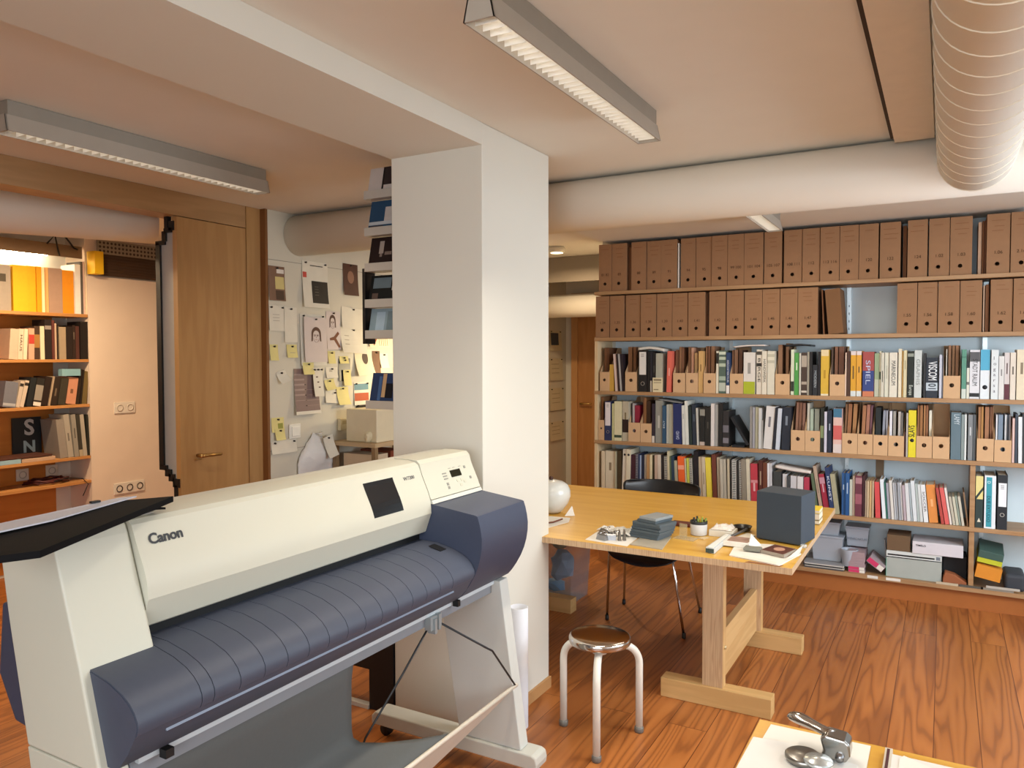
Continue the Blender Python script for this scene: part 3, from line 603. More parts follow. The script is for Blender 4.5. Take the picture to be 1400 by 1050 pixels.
ROW_E=[
 ('B',-2.19,-2.1624,0.309,0.0,'d9c6a6','slim cream book',{}),
 ('B',-2.158,-2.0844,0.312,0.0,'d8cbaf','thick cream box file',{'m': '8a7a60'}),
 ('B',-2.082,-2.0704,0.314,0.0,'b0a98c','thin grey beige book',{}),
 ('B',-2.068,-2.0344,0.316,0.0,'4a3c26','dark brown book',{}),
 ('B',-2.031,-2.0014,0.332,0.009,'ddd3c0','white binder with dark dot',{'dot': 0.88}),
 ('B',-1.999,-1.9674,0.333,0.0074,'d9ceb2','cream binder with dark dot',{'dot': 0.88}),
 ('B',-1.963,-1.9264,0.295,0.003,'43212b','dark maroon book',{}),
 ('B',-1.925,-1.9074,0.302,0.0025,'8d8a90','black spiral bound book',{'spiral': '2a2a34'}),
 ('B',-1.905,-1.8944,0.303,0.0009,'2a3450','thin dark blue book',{}),
 ('B',-1.893,-1.8804,0.294,0.0003,'9aa9c2','thin pale blue book',{}),
 ('B',-1.877,-1.8604,0.3,0.0,'22263a','dark blue book',{}),
 ('B',-1.859,-1.8414,0.301,0.0,'bdb3a2','grey beige book',{}),
 ('B',-1.84,-1.8164,0.303,0.0,'b08658','tan book',{}),
 ('B',-1.815,-1.7994,0.304,0,'d8cba4','cream book',{}),
 ('B',-1.797,-1.7814,0.3,0,'43371f','dark olive book',{}),
 ('B',-1.778,-1.7564,0.306,-0.0027,'bfa48e','pinkish beige book',{}),
 ('B',-1.754,-1.7294,0.308,-0.0043,'cbbdaa','beige book',{}),
 ('B',-1.727,-1.7084,0.309,-0.0059,'241d1a','black book',{}),
 ('B',-1.706,-1.6834,0.3,-0.0073,'c0b8a8','white spiral bound book',{'spiral': '2c2826'}),
 ('B',-1.681,-1.6654,0.338,-0.01,'cbbf9c','cream book',{}),
 ('B',-1.664,-1.6524,0.302,-0.0095,'5a6c4c','thin green book',{}),
 ('B',-1.65,-1.6304,0.303,-0.0111,'2c3f50','dark blue book',{}),
 ('B',-1.626,-1.6044,0.274,-0.013,'a9a488','pale olive book',{}),
 ('B',-1.599,-1.5534,0.305,-0.015,'e8642a','bright orange book',{'bands': [(0.7, 0.8, 'f0a080')]}),
 ('B',-1.55,-1.5424,0.294,-0.016,'c6bf9f','thin beige book',{}),
 ('B',-1.54,-1.5204,0.295,-0.013,'cad058','lime yellow book',{}),
 ('B',-1.519,-1.5004,0.296,-0.0136,'c2beb0','grey spiral bound book',{'spiral': '4a463c'}),
 ('B',-1.497,-1.4644,0.349,-0.005,'1f1a1d','tall black book',{}),
 ('B',-1.459,-1.4364,0.31,-0.009,'bda98c','beige book',{}),
 ('B',-1.434,-1.4114,0.312,-0.0107,'c8b89c','beige patterned book',{'m': '8a7a60'}),
 ('B',-1.405,-1.3664,0.309,-0.0162,'e6d048','yellow book',{}),
 ('B',-1.361,-1.3344,0.334,-0.015,'6e3a2a','reddish brown book',{}),
 ('B',-1.331,-1.3124,0.314,-0.012,'b5a78e','beige book',{}),
 ('B',-1.31,-1.2914,0.305,-0.01,'bcb3a0','speckled beige book',{}),
 ('B',-1.289,-1.2714,0.306,-0.01,'b3aa98','speckled grey book',{}),
 ('B',-1.265,-1.2494,0.308,-0.007,'bfb296','cream book',{}),
 ('B',-1.248,-1.2374,0.309,-0.004,'231f1c','thin black book',{}),
 ('B',-1.235,-1.2054,0.305,-0.004,'d3d0c6','white spiral bound book',{'spiral': '2c2a28'}),
 ('B',-1.203,-1.1884,0.302,-0.005,'2a2724','black book',{}),
 ('B',-1.186,-1.1694,0.303,-0.0066,'d1ccc0','white spiral bound notebook',{'spiral': '3a3632'}),
 ('B',-1.166,-1.1364,0.314,-0.0095,'8d8474','grey brown book',{}),
 ('B',-1.134,-1.1124,0.316,-0.0112,'cfc6ae','cream book',{}),
 ('B',-1.109,-1.0634,0.287,-0.009,'b83a46','thick red book',{'bands': [(0.55, 0.62, 'd08a8c')], 'm': 'd9b0b0'}),
 ('B',-1.06,-1.0344,0.312,-0.004,'54281f','brown book',{'m': 'b09a80'}),
 ('B',-1.032,-1.0054,0.299,-0.004,'6a3a26','brown book',{}),
 ('B',-1.003,-0.9874,0.296,-0.0056,'d8d8dc','slim white book',{}),
 ('B',-0.985,-0.9724,0.297,-0.007,'c9c9cc','slim white book',{}),
 ('B',-0.968,-0.9174,0.246,0.0,'3a3d3c','wide dark grey book',{}),
 ('B',-0.91,-0.8834,0.233,0.0,'cfcfd0','white book',{}),
 ('B',-0.881,-0.8624,0.223,0.0,'44484a','dark grey book',{}),
 ('B',-0.86,-0.8214,0.225,0.0,'c9c8cb','wide white book',{}),
 ('B',-0.817,-0.7814,0.224,0.0,'d3d1d1','white book',{}),
 ('B',-0.777,-0.7444,0.222,0.0,'b03a50','crimson book',{}),
 ('B',-0.705,-0.6854,0.249,-0.034,'5a6a52','green book',{}),
 ('B',-0.677,-0.6574,0.298,-0.048,'b09a86','beige book',{'m': '8a7664'}),
 ('B',-0.652,-0.6184,0.246,-0.039,'9c2a40','red book with white marks',{'bands': [(0.75, 0.92, 'c08a98')], 'm': 'd0a0a8'}),
 ('B',-0.616,-0.5904,0.293,-0.038,'2a3a62','navy book with white lettering',{'t': 'KUNST', 'tc': 'dbe4ee'}),
 ('B',-0.588,-0.5604,0.253,-0.034,'a5a184','olive beige book',{}),
 ('B',-0.551,-0.5294,0.266,0.0,'2a5c98','blue book',{'m': 'c9dcec'}),
 ('B',-0.528,-0.5064,0.268,0.0,'24548c','blue book',{'m': 'b9cce0'}),
 ('B',-0.505,-0.4894,0.228,0.0,'c2c7b6','pale book',{}),
 ('B',-0.488,-0.4734,0.252,0.0,'b39f8c','beige book',{}),
 ('B',-0.472,-0.4334,0.256,0.0,'6a3442','maroon patterned book',{'bands': [(0.3, 0.55, '9a5a66'), (0.8, 0.95, 'a87a80')]}),
 ('B',-0.431,-0.4174,0.257,0.0,'3f2024','dark maroon book',{}),
 ('B',-0.415,-0.4044,0.226,0.0,'bfae98','beige book',{}),
 ('B',-0.403,-0.3934,0.227,0.0,'cdb794','cream book',{}),
 ('B',-0.391,-0.3774,0.228,0,'c9a878','tan book',{}),
 ('B',-0.376,-0.3654,0.229,0,'b9a284','beige book',{}),
 ('B',-0.355,-0.3274,0.223,-0.0096,'cf4a4c','bright red book',{}),
 ('B',-0.316,-0.2954,0.242,-0.018,'e0e8ee','white book',{}),
 ('B',-0.294,-0.2854,0.225,-0.0173,'2f6a5c','dark green book',{}),
 ('B',-0.284,-0.2664,0.222,-0.016,'a4a4b0','grey book',{}),
 ('B',-0.265,-0.2494,0.24,-0.0179,'d6d3cc','white book',{}),
 ('B',-0.247,-0.2374,0.225,-0.016,'b9bcc0','grey white book',{}),
 ('B',-0.236,-0.2254,0.226,-0.016,'aeb2b8','grey book',{}),
 ('B',-0.223,-0.2114,0.231,-0.015,'9fa5ac','grey book',{}),
 ('B',-0.21,-0.1994,0.228,-0.0154,'d0cfd0','white book',{}),
 ('B',-0.197,-0.1814,0.216,-0.015,'b3a4ac','pinkish grey book',{}),
 ('B',-0.18,-0.1604,0.23,-0.0166,'d3d6d8','white book',{}),
 ('B',-0.159,-0.1484,0.232,-0.0173,'a0aaae','grey book',{}),
 ('B',-0.146,-0.1254,0.246,-0.02,'d6dce0','white book',{}),
 ('B',-0.124,-0.1104,0.23,-0.019,'aab6b4','grey green book',{}),
 ('B',-0.109,-0.0934,0.227,-0.0194,'cfd4d4','white book',{}),
 ('B',-0.09,-0.0654,0.226,-0.0219,'e3e6e8','white book with black lettering',{'t': 'SOCCER', 'tc': '33363a'}),
 ('B',-0.061,-0.0134,0.228,-0.023,'d98a42','wide orange book',{'m': 'e9b078'}),
 ('B',0.002,0.0186,0.214,-0.034,'b0463f','dark red book',{}),
 ('B',0.022,0.0446,0.216,-0.034,'d4605c','red book',{}),
 ('B',0.047,0.0586,0.217,-0.034,'dfd8d0','slim white book',{}),
 ('B',0.062,0.0766,0.167,-0.026,'b9b3a2','short grey book',{}),
 ('B',0.079,0.0936,0.168,-0.025,'c2c0ac','short beige book',{}),
 ('B',0.095,0.1056,0.174,-0.026,'8c9a8e','short green grey book',{}),
 ('B',0.108,0.1216,0.171,-0.025,'c3bfae','short pale book',{}),
 ('N',0.174,0.2116,0.303,0.0,'2c3c3a','dark green and yellow binder',{'bands': [(0.55, 1, 'dcd08a')], 'leaf': 1}),
 ('N',0.218,0.2746,0.309,0.0,'dfe6ec','white binder with teal label',{'bands2': [(0.03, 0.97, 0.16, 0.66, '3a98a8')], 't': 'DUE EXTUDIO', 'tc': '16404c'}),
 ('N',0.282,0.3316,0.317,0.0,'22262c','black binder with white label',{'lab': (0.42, 0.87, 'e6e9ee'), 'ring': 0.27}),
]
LEFT_A=[
 ('B',2.619,2.7666,0.298,0,'9a8f82','grey cover book with dark square',{'sq': 1}),
 ('B',2.774,2.8656,0.302,0,'e9ab1e','wide yellow slipcase',{}),
 ('B',2.869,2.9226,0.305,0,'e8a81c','yellow slipcase',{}),
 ('B',2.926,2.9586,0.305,0,'e09a18','narrow yellow slipcase',{}),
 ('B',2.963,2.9826,0.303,0,'efe0b4','thin white book',{}),
 ('B',2.985,3.0026,0.305,0,'d9a868','thin tan book',{}),
 ('B',3.006,3.0986,0.305,0,'a88a76','grey brown box file',{}),
 ('B',3.103,3.1826,0.299,0,'e0901e','wide orange box file',{}),
 ('B',3.186,3.2256,0.346,0,'e6e4de','white binder',{}),
 ('B',3.229,3.2466,0.37,0,'5a5450','dark grey book',{}),
 ('B',3.249,3.2596,0.372,0,'d8b8a8','pale pink book',{}),
 ('B',3.262,3.2726,0.368,0,'e2cfb0','thin cream book',{}),
]
LEFT_B=[
 ('B',2.74,2.7946,0.2,0.016,'c3ab94','wide beige book',{}),
 ('B',2.797,2.8266,0.201,0.0145,'d0bda4','beige book with black lettering',{'t': 'HAUS', 'tc': '3a2a20'}),
 ('B',2.829,2.8526,0.202,0.013,'dcc9ae','cream book',{}),
 ('B',2.862,2.8986,0.208,0.0045,'c29a80','pinkish book with red label',{'bands': [(0.5, 0.8, 'b03a30')]}),
 ('B',2.902,2.9386,0.224,0.002,'402e22','dark book with ochre picture',{'bands': [(0.35, 0.75, '9a6c34')]}),
 ('B',2.942,2.9696,0.225,0,'d9c8a8','cream book',{}),
 ('B',2.973,3.0166,0.271,0,'241b18','tall black book',{'bands': [(0.75, 0.85, '8a8078')]}),
 ('B',3.019,3.0376,0.267,0,'5c302a','maroon book',{}),
 ('B',3.04,3.0536,0.248,0,'b49c84','thin beige book',{}),
 ('B',3.056,3.0646,0.238,0,'2a2018','thin dark book',{}),
 ('B',3.067,3.1136,0.224,0,'9c8a72','grey brown book',{}),
 ('B',3.117,3.1626,0.226,0,'221814','black book',{}),
 ('B',3.165,3.1856,0.237,0,'2c1e18','slim black book',{'m': '77685a'}),
 ('B',3.188,3.2136,0.233,0,'4c2c26','dark brown book',{}),
 ('B',3.217,3.2746,0.266,0,'1d1613','tall black book at the shelf end',{}),
]
LEFT_C=[
 ('B',2.691,2.7716,0.167,0.025,'6a6c76','wide slate grey book',{'bands': [(0.05, 0.16, 'a3a4a8')]}),
 ('B',2.774,2.7986,0.17,0.036,'b9ab9c','beige book with black squares',{'bands': [(0.8, 0.92, '2a2420')]}),
 ('B',2.801,2.8266,0.174,0.042,'c2b2a0','beige book with black squares',{'bands': [(0.8, 0.92, '2a2420')]}),
 ('B',2.843,2.8796,0.192,0.038,'1c2022','wide black book',{}),
 ('B',2.883,2.9346,0.186,0.0342,'26221e','black book with white label',{'bands': [(0, 0.14, 'd6cfc4'), (0.2, 0.75, '8d867c')]}),
 ('B',2.938,2.9836,0.195,0.039,'241712','dark brown book',{}),
 ('B',2.987,2.9986,0.199,0.039,'a8937a','thin beige book',{}),
 ('B',3.002,3.0446,0.193,0.0352,'2c2119','dark book',{'m': '6a5a48'}),
 ('B',3.048,3.0986,0.182,0.0306,'3a352a','dark olive book',{}),
 ('B',3.103,3.1756,0.186,0.0276,'c48a6c','salmon pink book',{'m': '77503a'}),
 ('B',3.18,3.2016,0.246,0.0317,'2a2018','black book',{}),
 ('B',3.204,3.2156,0.241,0.0295,'241c16','thin black book',{}),
 ('B',3.219,3.2546,0.23,0.0256,'6a5a34','olive gold book',{}),
]
LEFT_D=[
 ('B',3.062,3.1156,0.269,-0.026,'8d857c','grey book',{}),
 ('B',3.118,3.1566,0.301,-0.0309,'a39c90','stack of pale magazines',{'m': '6c665e'}),
 ('B',3.159,3.1906,0.299,-0.023,'8f8a80','grey magazine',{'m': '5a564e'}),
 ('B',3.193,3.2196,0.297,-0.021,'38352e','dark magazine',{'bands': [(0, 0.16, 'a99c84')]}),
 ('B',3.222,3.2506,0.295,-0.0225,'aaa294','pale grey magazine',{}),
 ('B',3.255,3.2726,0.292,-0.011,'22241f','black magazine',{}),
 ('B',3.275,3.2866,0.291,0,'3a241c','thin brown magazine',{}),
]
BOX_A=[(-2.209, -2.111), (-2.109, -1.996), (-1.958, -1.85), (-1.845, -1.742), (-1.741, -1.627), (-1.599, -1.495), (-1.491, -1.386), (-1.383, -1.278), (-1.275, -1.169), (-1.167, -1.046), (-1.039, -0.929), (-0.915, -0.805), (-0.801, -0.697), (-0.693, -0.582), (-0.579, -0.472), (-0.469, -0.361), (-0.352, -0.24), (-0.201, -0.096), (-0.088, 0.018), (0.022, 0.133), (0.205, 0.317), (0.322, 0.42)]
BOX_B=[(-2.232, -2.126), (-2.12, -2.013), (-2.002, -1.892), (-1.886, -1.773), (-1.767, -1.659), (-1.656, -1.548), (-1.542, -1.427), (-1.399, -1.288), (-1.28, -1.168), (-1.162, -1.049), (-1.046, -0.939), (-0.935, -0.828), (-0.825, -0.706), (-0.253, -0.146), (-0.142, -0.039), (-0.035, 0.074), (0.078, 0.187), (0.229, 0.336), (0.34, 0.44)]
# ------------------------------------------------------------------ the long bookcase on the back wall
bc = thing('bookcase', 'long wall bookcase of six wooden boards filled with archive boxes and books', 'bookcase', (-.6, 5.35, 0))
for z0, z1 in ((1.948,1.972),(1.612,1.637),(1.222,1.247),(.860,.885),(.469,.494),(.110,.135)):
    bm = nb(); box(bm, -2.24, .62, 5.20, 5.498, z0, z1); obj('shelf_board', bm, SHELFW, bc, bevel=.0015)
bm = nb(); box(bm, -2.215, .62, 5.235, 5.26, 0, .11); obj('plinth', bm, M('a9652f', .55), bc)
for za, zb in ((.494,.860),(.885,1.222),(1.247,1.612),(0.135,.469)):
    bm = nb(); box(bm, -2.238, -2.216, 5.206, 5.497, za, zb); obj('end_panel', bm, M('d9bf96', .55), bc)
for za, zb in ((.135,.469),(.494,.860)):
    bm = nb(); box(bm, .145, .171, 5.21, 5.497, za, zb); obj('divider', bm, SHELFW, bc, label='upright wooden divider')
BRK = M('c9d6dc', .35, .6)
for x in (-1.311, -.548, .216):
    bm = nb(); box(bm, x-.013, x+.013, 5.488, 5.4985, .14, 2.2); 
    for k in range(40): box(bm, x-.003, x+.003, 5.4872, 5.4878, .17+k*.05, .185+k*.05, 1)
    obj('slotted_upright', bm, [BRK, M('6e7c86', .6)], bc, label='pale slotted metal upright')
    for z in (1.948, 1.612, 1.222, .860, .469):
        bm = nb(); box(bm, x-.012, x+.012, 5.474, 5.487, z-.085, z-.0005); obj('bracket', bm, BRK, bc)

ORD = ['first','second','third','fourth','fifth','sixth','seventh','eighth','ninth','tenth','eleventh','twelfth','thirteenth','fourteenth','fifteenth','sixteenth','seventeenth','eighteenth','nineteenth','twentieth','twenty-first','twenty-second','twenty-third','twenty-fourth','twenty-fifth','twenty-sixth','twenty-seventh','twenty-eighth']
INK = M('4a2e1c', .8); INKF = M('855836', .8)
def archive_box(x0, x1, z, h, label, num, group, seed):
    rnd = random.Random(seed); t = thing('archive_box', label, 'archive box', (x0, 5.21, z), group)
    y = 5.21 + rnd.uniform(0, .012); hz = z + .055; cx = (x0+x1)/2 + rnd.uniform(-.006, .006)
    bm = nb(); holed(bm, x0, x1, z, z+.088, y, cx, hz, .0115, .0025); box(bm, x0, x1, y+.0012, y+.0035, z+.088, z+h)
    box(bm, x0, x0+.0025, y+.0035, y+.255, z, z+h); box(bm, x1-.0025, x1, y+.0035, y+.255, z, z+h); box(bm, x0+.0025, x1-.0025, y+.252, y+.255, z, z+h)
    box(bm, x0+.0025, x1-.0025, y+.0035, y+.252, z+h-.003, z+h); box(bm, x0+.0025, x1-.0025, y+.0035, y+.252, z, z+.003)
    obj('body', bm, KRAFT, t)
    bm = nb()
    for k in range(rnd.randint(1, 3)):
        zz = z + h*(.88 - .085*k) + rnd.uniform(-.004,.004); w = (x1-x0)*rnd.uniform(.35,.7); xa = x0 + (x1-x0-w)/2 + rnd.uniform(-.006,.006)
        box(bm, xa, xa+w, y+.0008, y+.0012, zz, zz+.003)
    obj('handwriting', bm, INKF, t)
    l = lettering(num, .026, INK, t, (0,0,0), (1,0,0), (0,0,1), 'number', extrude=.0002)
    w = max((v.co.x for v in l.data.vertices), default=.03); k = min(1, (x1-x0-.014)/max(w, .001))
    for v in l.data.vertices: v.co = Vector(((x0+x1)/2 - x0 + (v.co.x-w/2)*k, y-5.21+.0009-v.co.y*0, z*0+h*.33+v.co.z*k))
    return t
NUM_A = ['81 82','83','88','89','91','94','95','98','99 100','101 104','105 107','108 111','112','113 116','117','120','122','124','1.02','1.03','1.06','2.16']
NUM_B = ['1.34','1.35','1.36','1.38','1.39','1.40','1.41','1.42','1.43','1.44','1.45','1.46','1.47','1.55','1.56','1.58','1.60','1.62','1.64']
for i, (a, b) in enumerate(BOX_A):
    extra = {0:' at the left end',4:' left of the white paper',5:' right of the white paper',10:' just right of the ceiling light',21:' at the right edge'}.get(i, '')
    archive_box(a, b, 1.9722, .341, '%s cardboard archive box from left, top shelf%s' % (ORD[i], extra), NUM_A[i], 'archive boxes on the top shelf', 100+i)
for i, (a, b) in enumerate(BOX_B):
    extra = {0:' at the left end',12:' beside the tilted box',13:' right of the empty gap'}.get(i, '')
    archive_box(a, b, 1.6372, .301, '%s cardboard archive box from left, second shelf%s' % (ORD[i], extra), NUM_B[i], 'archive boxes on the second shelf', 200+i)
# loose folders and papers in the gaps between the archive boxes
def slab(name, x0, x1, y0, y1, z, h, m, label, cat, lean=0, group=None):
    bm = nb(); w = x1-x0; box(bm, 0, w, 0, y1-y0, 0, h)
    o = obj(name, bm, m, None, label, cat, group, at=(0,0,0)); o.location = (x0, y0, z + max(0, math.sin(lean)*w)); o.rotation_euler = (0, lean, 0); return o
FOLD = M('7d5436', .75)
slab('folder', -1.990, -1.972, 5.25, 5.48, 1.9722, .315, FOLD, 'brown folder in the gap after the second box on the top shelf', 'folder')
slab('paper_sheaf', -1.621, -1.613, 5.225, 5.44, 1.9722, .312, WHITEP, 'white paper sheaf wedged upright between boxes on the top shelf', 'paper')
slab('folder', -.228, -.208, 5.26, 5.465, 1.9722, .318, FOLD, 'brown folder in the gap after the seventeenth top box', 'folder')
slab('folder', .164, .180, 5.25, 5.465, 1.9722, .305, M('c4a488', .75), 'pale tan folder in the right hand gap of the top shelf', 'folder')
slab('folder', .183, .192, 5.25, 5.465, 1.9722, .31, FOLD, 'brown folder right of the pale tan folder on the top shelf', 'folder')
slab('folder', .194, .203, 5.25, 5.465, 1.9722, .312, M('6b452c', .75), 'dark brown folder at the right side of the top shelf gap', 'folder')
slab('folder', -1.4245, -1.4165, 5.26, 5.465, 1.6372, .295, M('6b452c', .75), 'dark folder in the gap after the seventh second shelf box', 'folder')
slab('folder', .194, .200, 5.24, 5.465, 1.6372, .27, M('c4a488', .75), 'thin pale folder in the right hand gap of the second shelf', 'folder')
slab('folder', .205, .222, 5.24, 5.465, 1.6372, .275, FOLD, 'brown folder in the right hand gap of the second shelf', 'folder')
# tilted box leaning on the last box before the gap
o = slab('archive_box', -.653, -.566, 5.215, 5.46, 1.6372, .283, M('7a5636', .8, scale=30), 'tilted brown archive box leaning into the gap on the second shelf', 'archive box', math.radians(-5.0), 'archive boxes on the second shelf')
o.location.x = -.640
slab('folder', -.672, -.664, 5.23, 5.48, 1.6372, .285, FOLD, 'brown folder beside the tilted archive box on the second shelf', 'folder', math.radians(-3))

# ------------------------------------------------------------------ books, folders, magazine files and binders
PAGE = M('d9d0bb', .85, var=.08, scale=60)
def book_mesh(w, h, d, col, op, name='book'):
    """one upright book; local origin bottom left of the spine, spine faces -Y"""
    bm = nb(); t = min(.003, w*.18)
    if w < .0135 or op.get('solid'):
        box(bm, 0, w, 0, d, 0, h)
    else:
        prism(bm, [(0,0),(w,0),(w,d),(w-t,d),(w-t,t),(t,t),(t,d),(0,d)], 0, h, 'z')
    mats = [M(col, .55, var=.08, scale=35)]
    o = obj(name, bm, mats, at=(0,0,0))
    if w >= .0135 and not op.get('solid'):
        bm = nb(); box(bm, t+.0003, w-t-.0003, t+.0004, d-.004, .003, h-.004); obj('pages', bm, PAGE, o)
    for f0, f1, c in op.get('bands', ()):
        bm = nb(); box(bm, .0004, w-.0004, -.0005, .0005, h*f0+.0005, h*f1-.0005); obj('spine_band', bm, M(c, .6), o)
    for f0, f1, g0, g1, c in [b for b in (op.get('bands2') or ())]:
        bm = nb(); box(bm, w*g0, w*g1, -.0006, .0005, h*f0, h*f1); obj('spine_label', bm, M(c, .6), o)
    if 'lab' in op:
        f0, f1, c = op['lab']; bm = nb(); box(bm, w*.1, w*.9, -.0006, .0005, h*f0, h*f1-.006); obj('spine_label', bm, M(c, .6), o, label='pale paper label')
        bm = nb()
        for k in range(3): box(bm, w*.3, w*.3+w*.35, -.0009, -.0006, h*f1-.022-k*.009, h*f1-.019-k*.009)
        obj('handwriting', bm, M('77736c', .7), o)
    if 'ring' in op:
        bm = nb(); r = w*.24; n = 24; z = h*op['ring']
        A = []
        for k in range(n):
            a = 2*PI*k/n; A.append([bm.verts.new((w/2+q*math.cos(a), y, z+q*math.sin(a))) for q, y in ((r,-.0002),(r*.95,-.0015),(r*.72,-.0015),(r*.68,-.0002))])
        for k in range(n):
            for i in range(3): bm.faces.new((A[k][i], A[(k+1)%n][i], A[(k+1)%n][i+1], A[k][i+1]))
        obj('finger_ring', bm, M('b9b9b4', .3, .8), o)
    if 'dot' in op:
        bm = nb(); cyl(bm, (w/2, -.0007, h*op['dot']), (w/2, .0003, h*op['dot']), w*.27, n=18); obj('round_mark', bm, M('22242a', .6), o)
    if 'sq' in op:
        bm = nb(); box(bm, w*.46, w*.8, -.0007, .0003, h*.63, h*.8); obj('square_mark', bm, M('4a4236', .6), o)
    if 'leaf' in op:
        bm = nb(); prism(bm, [(w*.25,h*.11),(w*.75,h*.11),(w*.6,h*.16),(w*.5,h*.19),(w*.4,h*.16)], -.0007, .0003); obj('leaf_mark', bm, M('d9d4c0', .6), o)
        bm = nb(); prism(bm, [(.0,h*.53),(w,h*.73),(w,h*.80),(0,h*.60)], -.0008, .0003); prism(bm, [(0,h*.54),(w,h*.38),(w,h*.36),(0,h*.34)], -.0008, .0003); obj('diagonal_stripe', bm, M(col, .6), o)
    if 'spiral' in op:
        bm = nb(); n = int(h/.012)
        for k in range(n): box(bm, w*.12, w*.88, -.0016, .0004, .004+k*h/n, .004+k*h/n+.005)
        obj('spiral_binding', bm, M(op['spiral'], .4), o)
    if 'm' in op:
        rnd = random.Random(int(w*1e5)+int(h*1e4)); bm = nb()
        z = h*rnd.uniform(.55,.8); box(bm, w*.36, w*.62, -.0004, .0004, z-h*rnd.uniform(.12,.3), z)
        obj('spine_print', bm, M(op['m'], .7), o)
    if 't' in op:
        tm = M(op['tc'], .6); s = op.get('ts', min(w*.62, .032))
        if op.get('tv'):
            n = len(op['t'])
            for k, ch in enumerate(op['t']): lettering(ch, w*.8, tm, o, (w*.28, -.0006, h*(.80-.66*k/(n-1))), (1,0,0), (0,0,1))
        elif op.get('bands2'):
            lettering(op['t'], w*.42, tm, o, (w*.24, -.001, h*.62), (0,0,-1), (1,0,0), fitw=h*.5)
            lettering('D', w*.4, M('d6eef0', .6), o, (w*.25, -.001, h*.9), (0,0,-1), (1,0,0))
        elif op.get('t2'):
            lettering(op['t'], s, tm, o, (w*.22, -.0008, h*.90), (0,0,-1), (1,0,0), fitw=h*.46, offset=.0008)
            lettering(op['t2'], s*.9, M('2a323c', .6), o, (w*.22, -.0012, h*.36), (0,0,-1), (1,0,0), fitw=h*.14, offset=.0008)
        elif op['t'] in ('DAVID', 'SYLT'):
            lettering(op['t'], s, tm, o, (w*.72, -.0006, h*(.12 if op['t']=='DAVID' else .4)), (0,0,1), (-1,0,0), fitw=h*.2)
        elif op['t'] == 'SLAVS':
            lettering(op['t'], s, tm, o, (w*.8, -.0008, h*.43), (0,0,1), (-1,0,0), fitw=h*.25, offset=.0006)
        elif op['t'] in ('Europa', 'LAMY'):
            f = .27 if op['t'] == 'Europa' else .96
            lettering(op['t'], s*1.3, tm, o, (w*.3, -.0006, h*f), (0,0,-1), (1,0,0), fitw=h*.22)
        else:
            lettering(op['t'], s*1.15, tm, o, (w*.28, -.0008, h*.82), (0,0,-1), (1,0,0), fitw=h*.55)
    return o

def magfile(x0, x1, z, front, label, group, seed):
    t = thing('magazine_file', label, 'magazine file', (x0, 5.215, z), group); H = .315; D = .25; y = 5.215; w = x1-x0; e = .0022
    bm = nb(); holed(bm, x0, x1, z, z+front, y, (x0+x1)/2, z+front*.58, min(.0125, w*.15), e)
    prism(bm, [(y+e, z), (y+D, z), (y+D, z+H), (y+D*.72, z+H), (y+e, z+front)], x0, x0+e, 'x')
    prism(bm, [(y+e, z), (y+D, z), (y+D, z+H), (y+D*.72, z+H), (y+e, z+front)], x1-e, x1, 'x')
    box(bm, x0+e, x1-e, y+D-e, y+D, z, z+H); box(bm, x0+e, x1-e, y+e, y+D-e, z, z+e)
    obj('body', bm, KRAFT2, t); return t

USED = {}
def fill_row(row, z, axis, fixed, shelf, depth, group):
    """row: kind, start, end, height, lean, colour, description, options"""
    names = [e[6] for e in row]
    books = [i for i, e in enumerate(row)]
    nf = 0
    for i, (k, a, b, h, lean, col, desc, op) in enumerate(row):
        rnd = random.Random(i*31+int(z*1000)); w = b-a
        if k == 'M':
            nf += 1
            con = [e[6] for e in row if e[0] == 'F' and e[1] > a-.004 and e[2] < b+.004]
            nx = [e[6] for e in row[i+1:] if e[0] in 'BN'][:1]; pv = [e[6] for e in row[:i] if e[0] in 'BN'][-1:]
            lab = 'kraft magazine file, %s from the left on the %s' % (ORD[nf-1], shelf)
            if not con: lab = 'empty ' + lab
            magfile(a, b, z+.0004, h, lab, 'magazine files on the ' + shelf, i); continue
        cat = {'F':'folder','N':'binder'}.get(k, 'book'); name = {'F':'folder','N':'binder'}.get(k, 'book')
        if 'magazine' in desc: name = cat = 'magazine'
        d = depth*rnd.uniform(.85, 1.0) if k != 'N' else depth*1.15
        ang = 0.0
        hh = h
        if lean:
            s = math.atan2(lean, h); ang = s; hh = math.hypot(lean, h)
        wl_ = w*math.cos(ang)
        if k == 'F': op = dict(op, solid=1); d = .17
        o = book_mesh(wl_-.0006, hh, d, col, op, name)
        off = rnd.uniform(0, .012) if k == 'B' else 0
        f = fixed + (.047 if k == 'F' else 0) + off
        zz = z + .0003 + max(0, math.sin(ang)*wl_) + (.003 if k == 'F' else 0)
        if axis == 'x': o.location = (a+.0003, f, zz); o.rotation_euler = (0, ang, 0)
        else: o.location = (fixed - off, a+.0003, zz); o.rotation_euler = (0, ang, PI/2)
        # label: what it looks like, what it stands beside, which shelf
        prev = next((row[j][6] for j in range(i-1, -1, -1) if row[j][0] != 'M'), ''); nxt = next((row[j][6] for j in range(i+1, len(row)) if row[j][0] != 'M'), '')
        same = [j for j in range(len(row)) if row[j][6] == desc]
        if len(same) == 1: lab = '%s on the %s' % (desc, shelf)
        else:
            lab = '%s, %s such from left, beside the %s, %s' % (desc, ORD[same.index(i)], prev or 'end panel', shelf)
            if len(re.findall(r'[A-Za-z0-9]+', lab)) > 16: lab = '%s, %s such from the left on the %s' % (desc, ORD[same.index(i)], shelf)
        if lab in USED: lab += ', near the ' + (nxt or prev)
        USED[lab] = 1
        tag(o, lab, cat, group)
fill_row(ROW_C, 1.247, 'x', 5.215, 'third main shelf', .20, 'volumes on the third shelf')
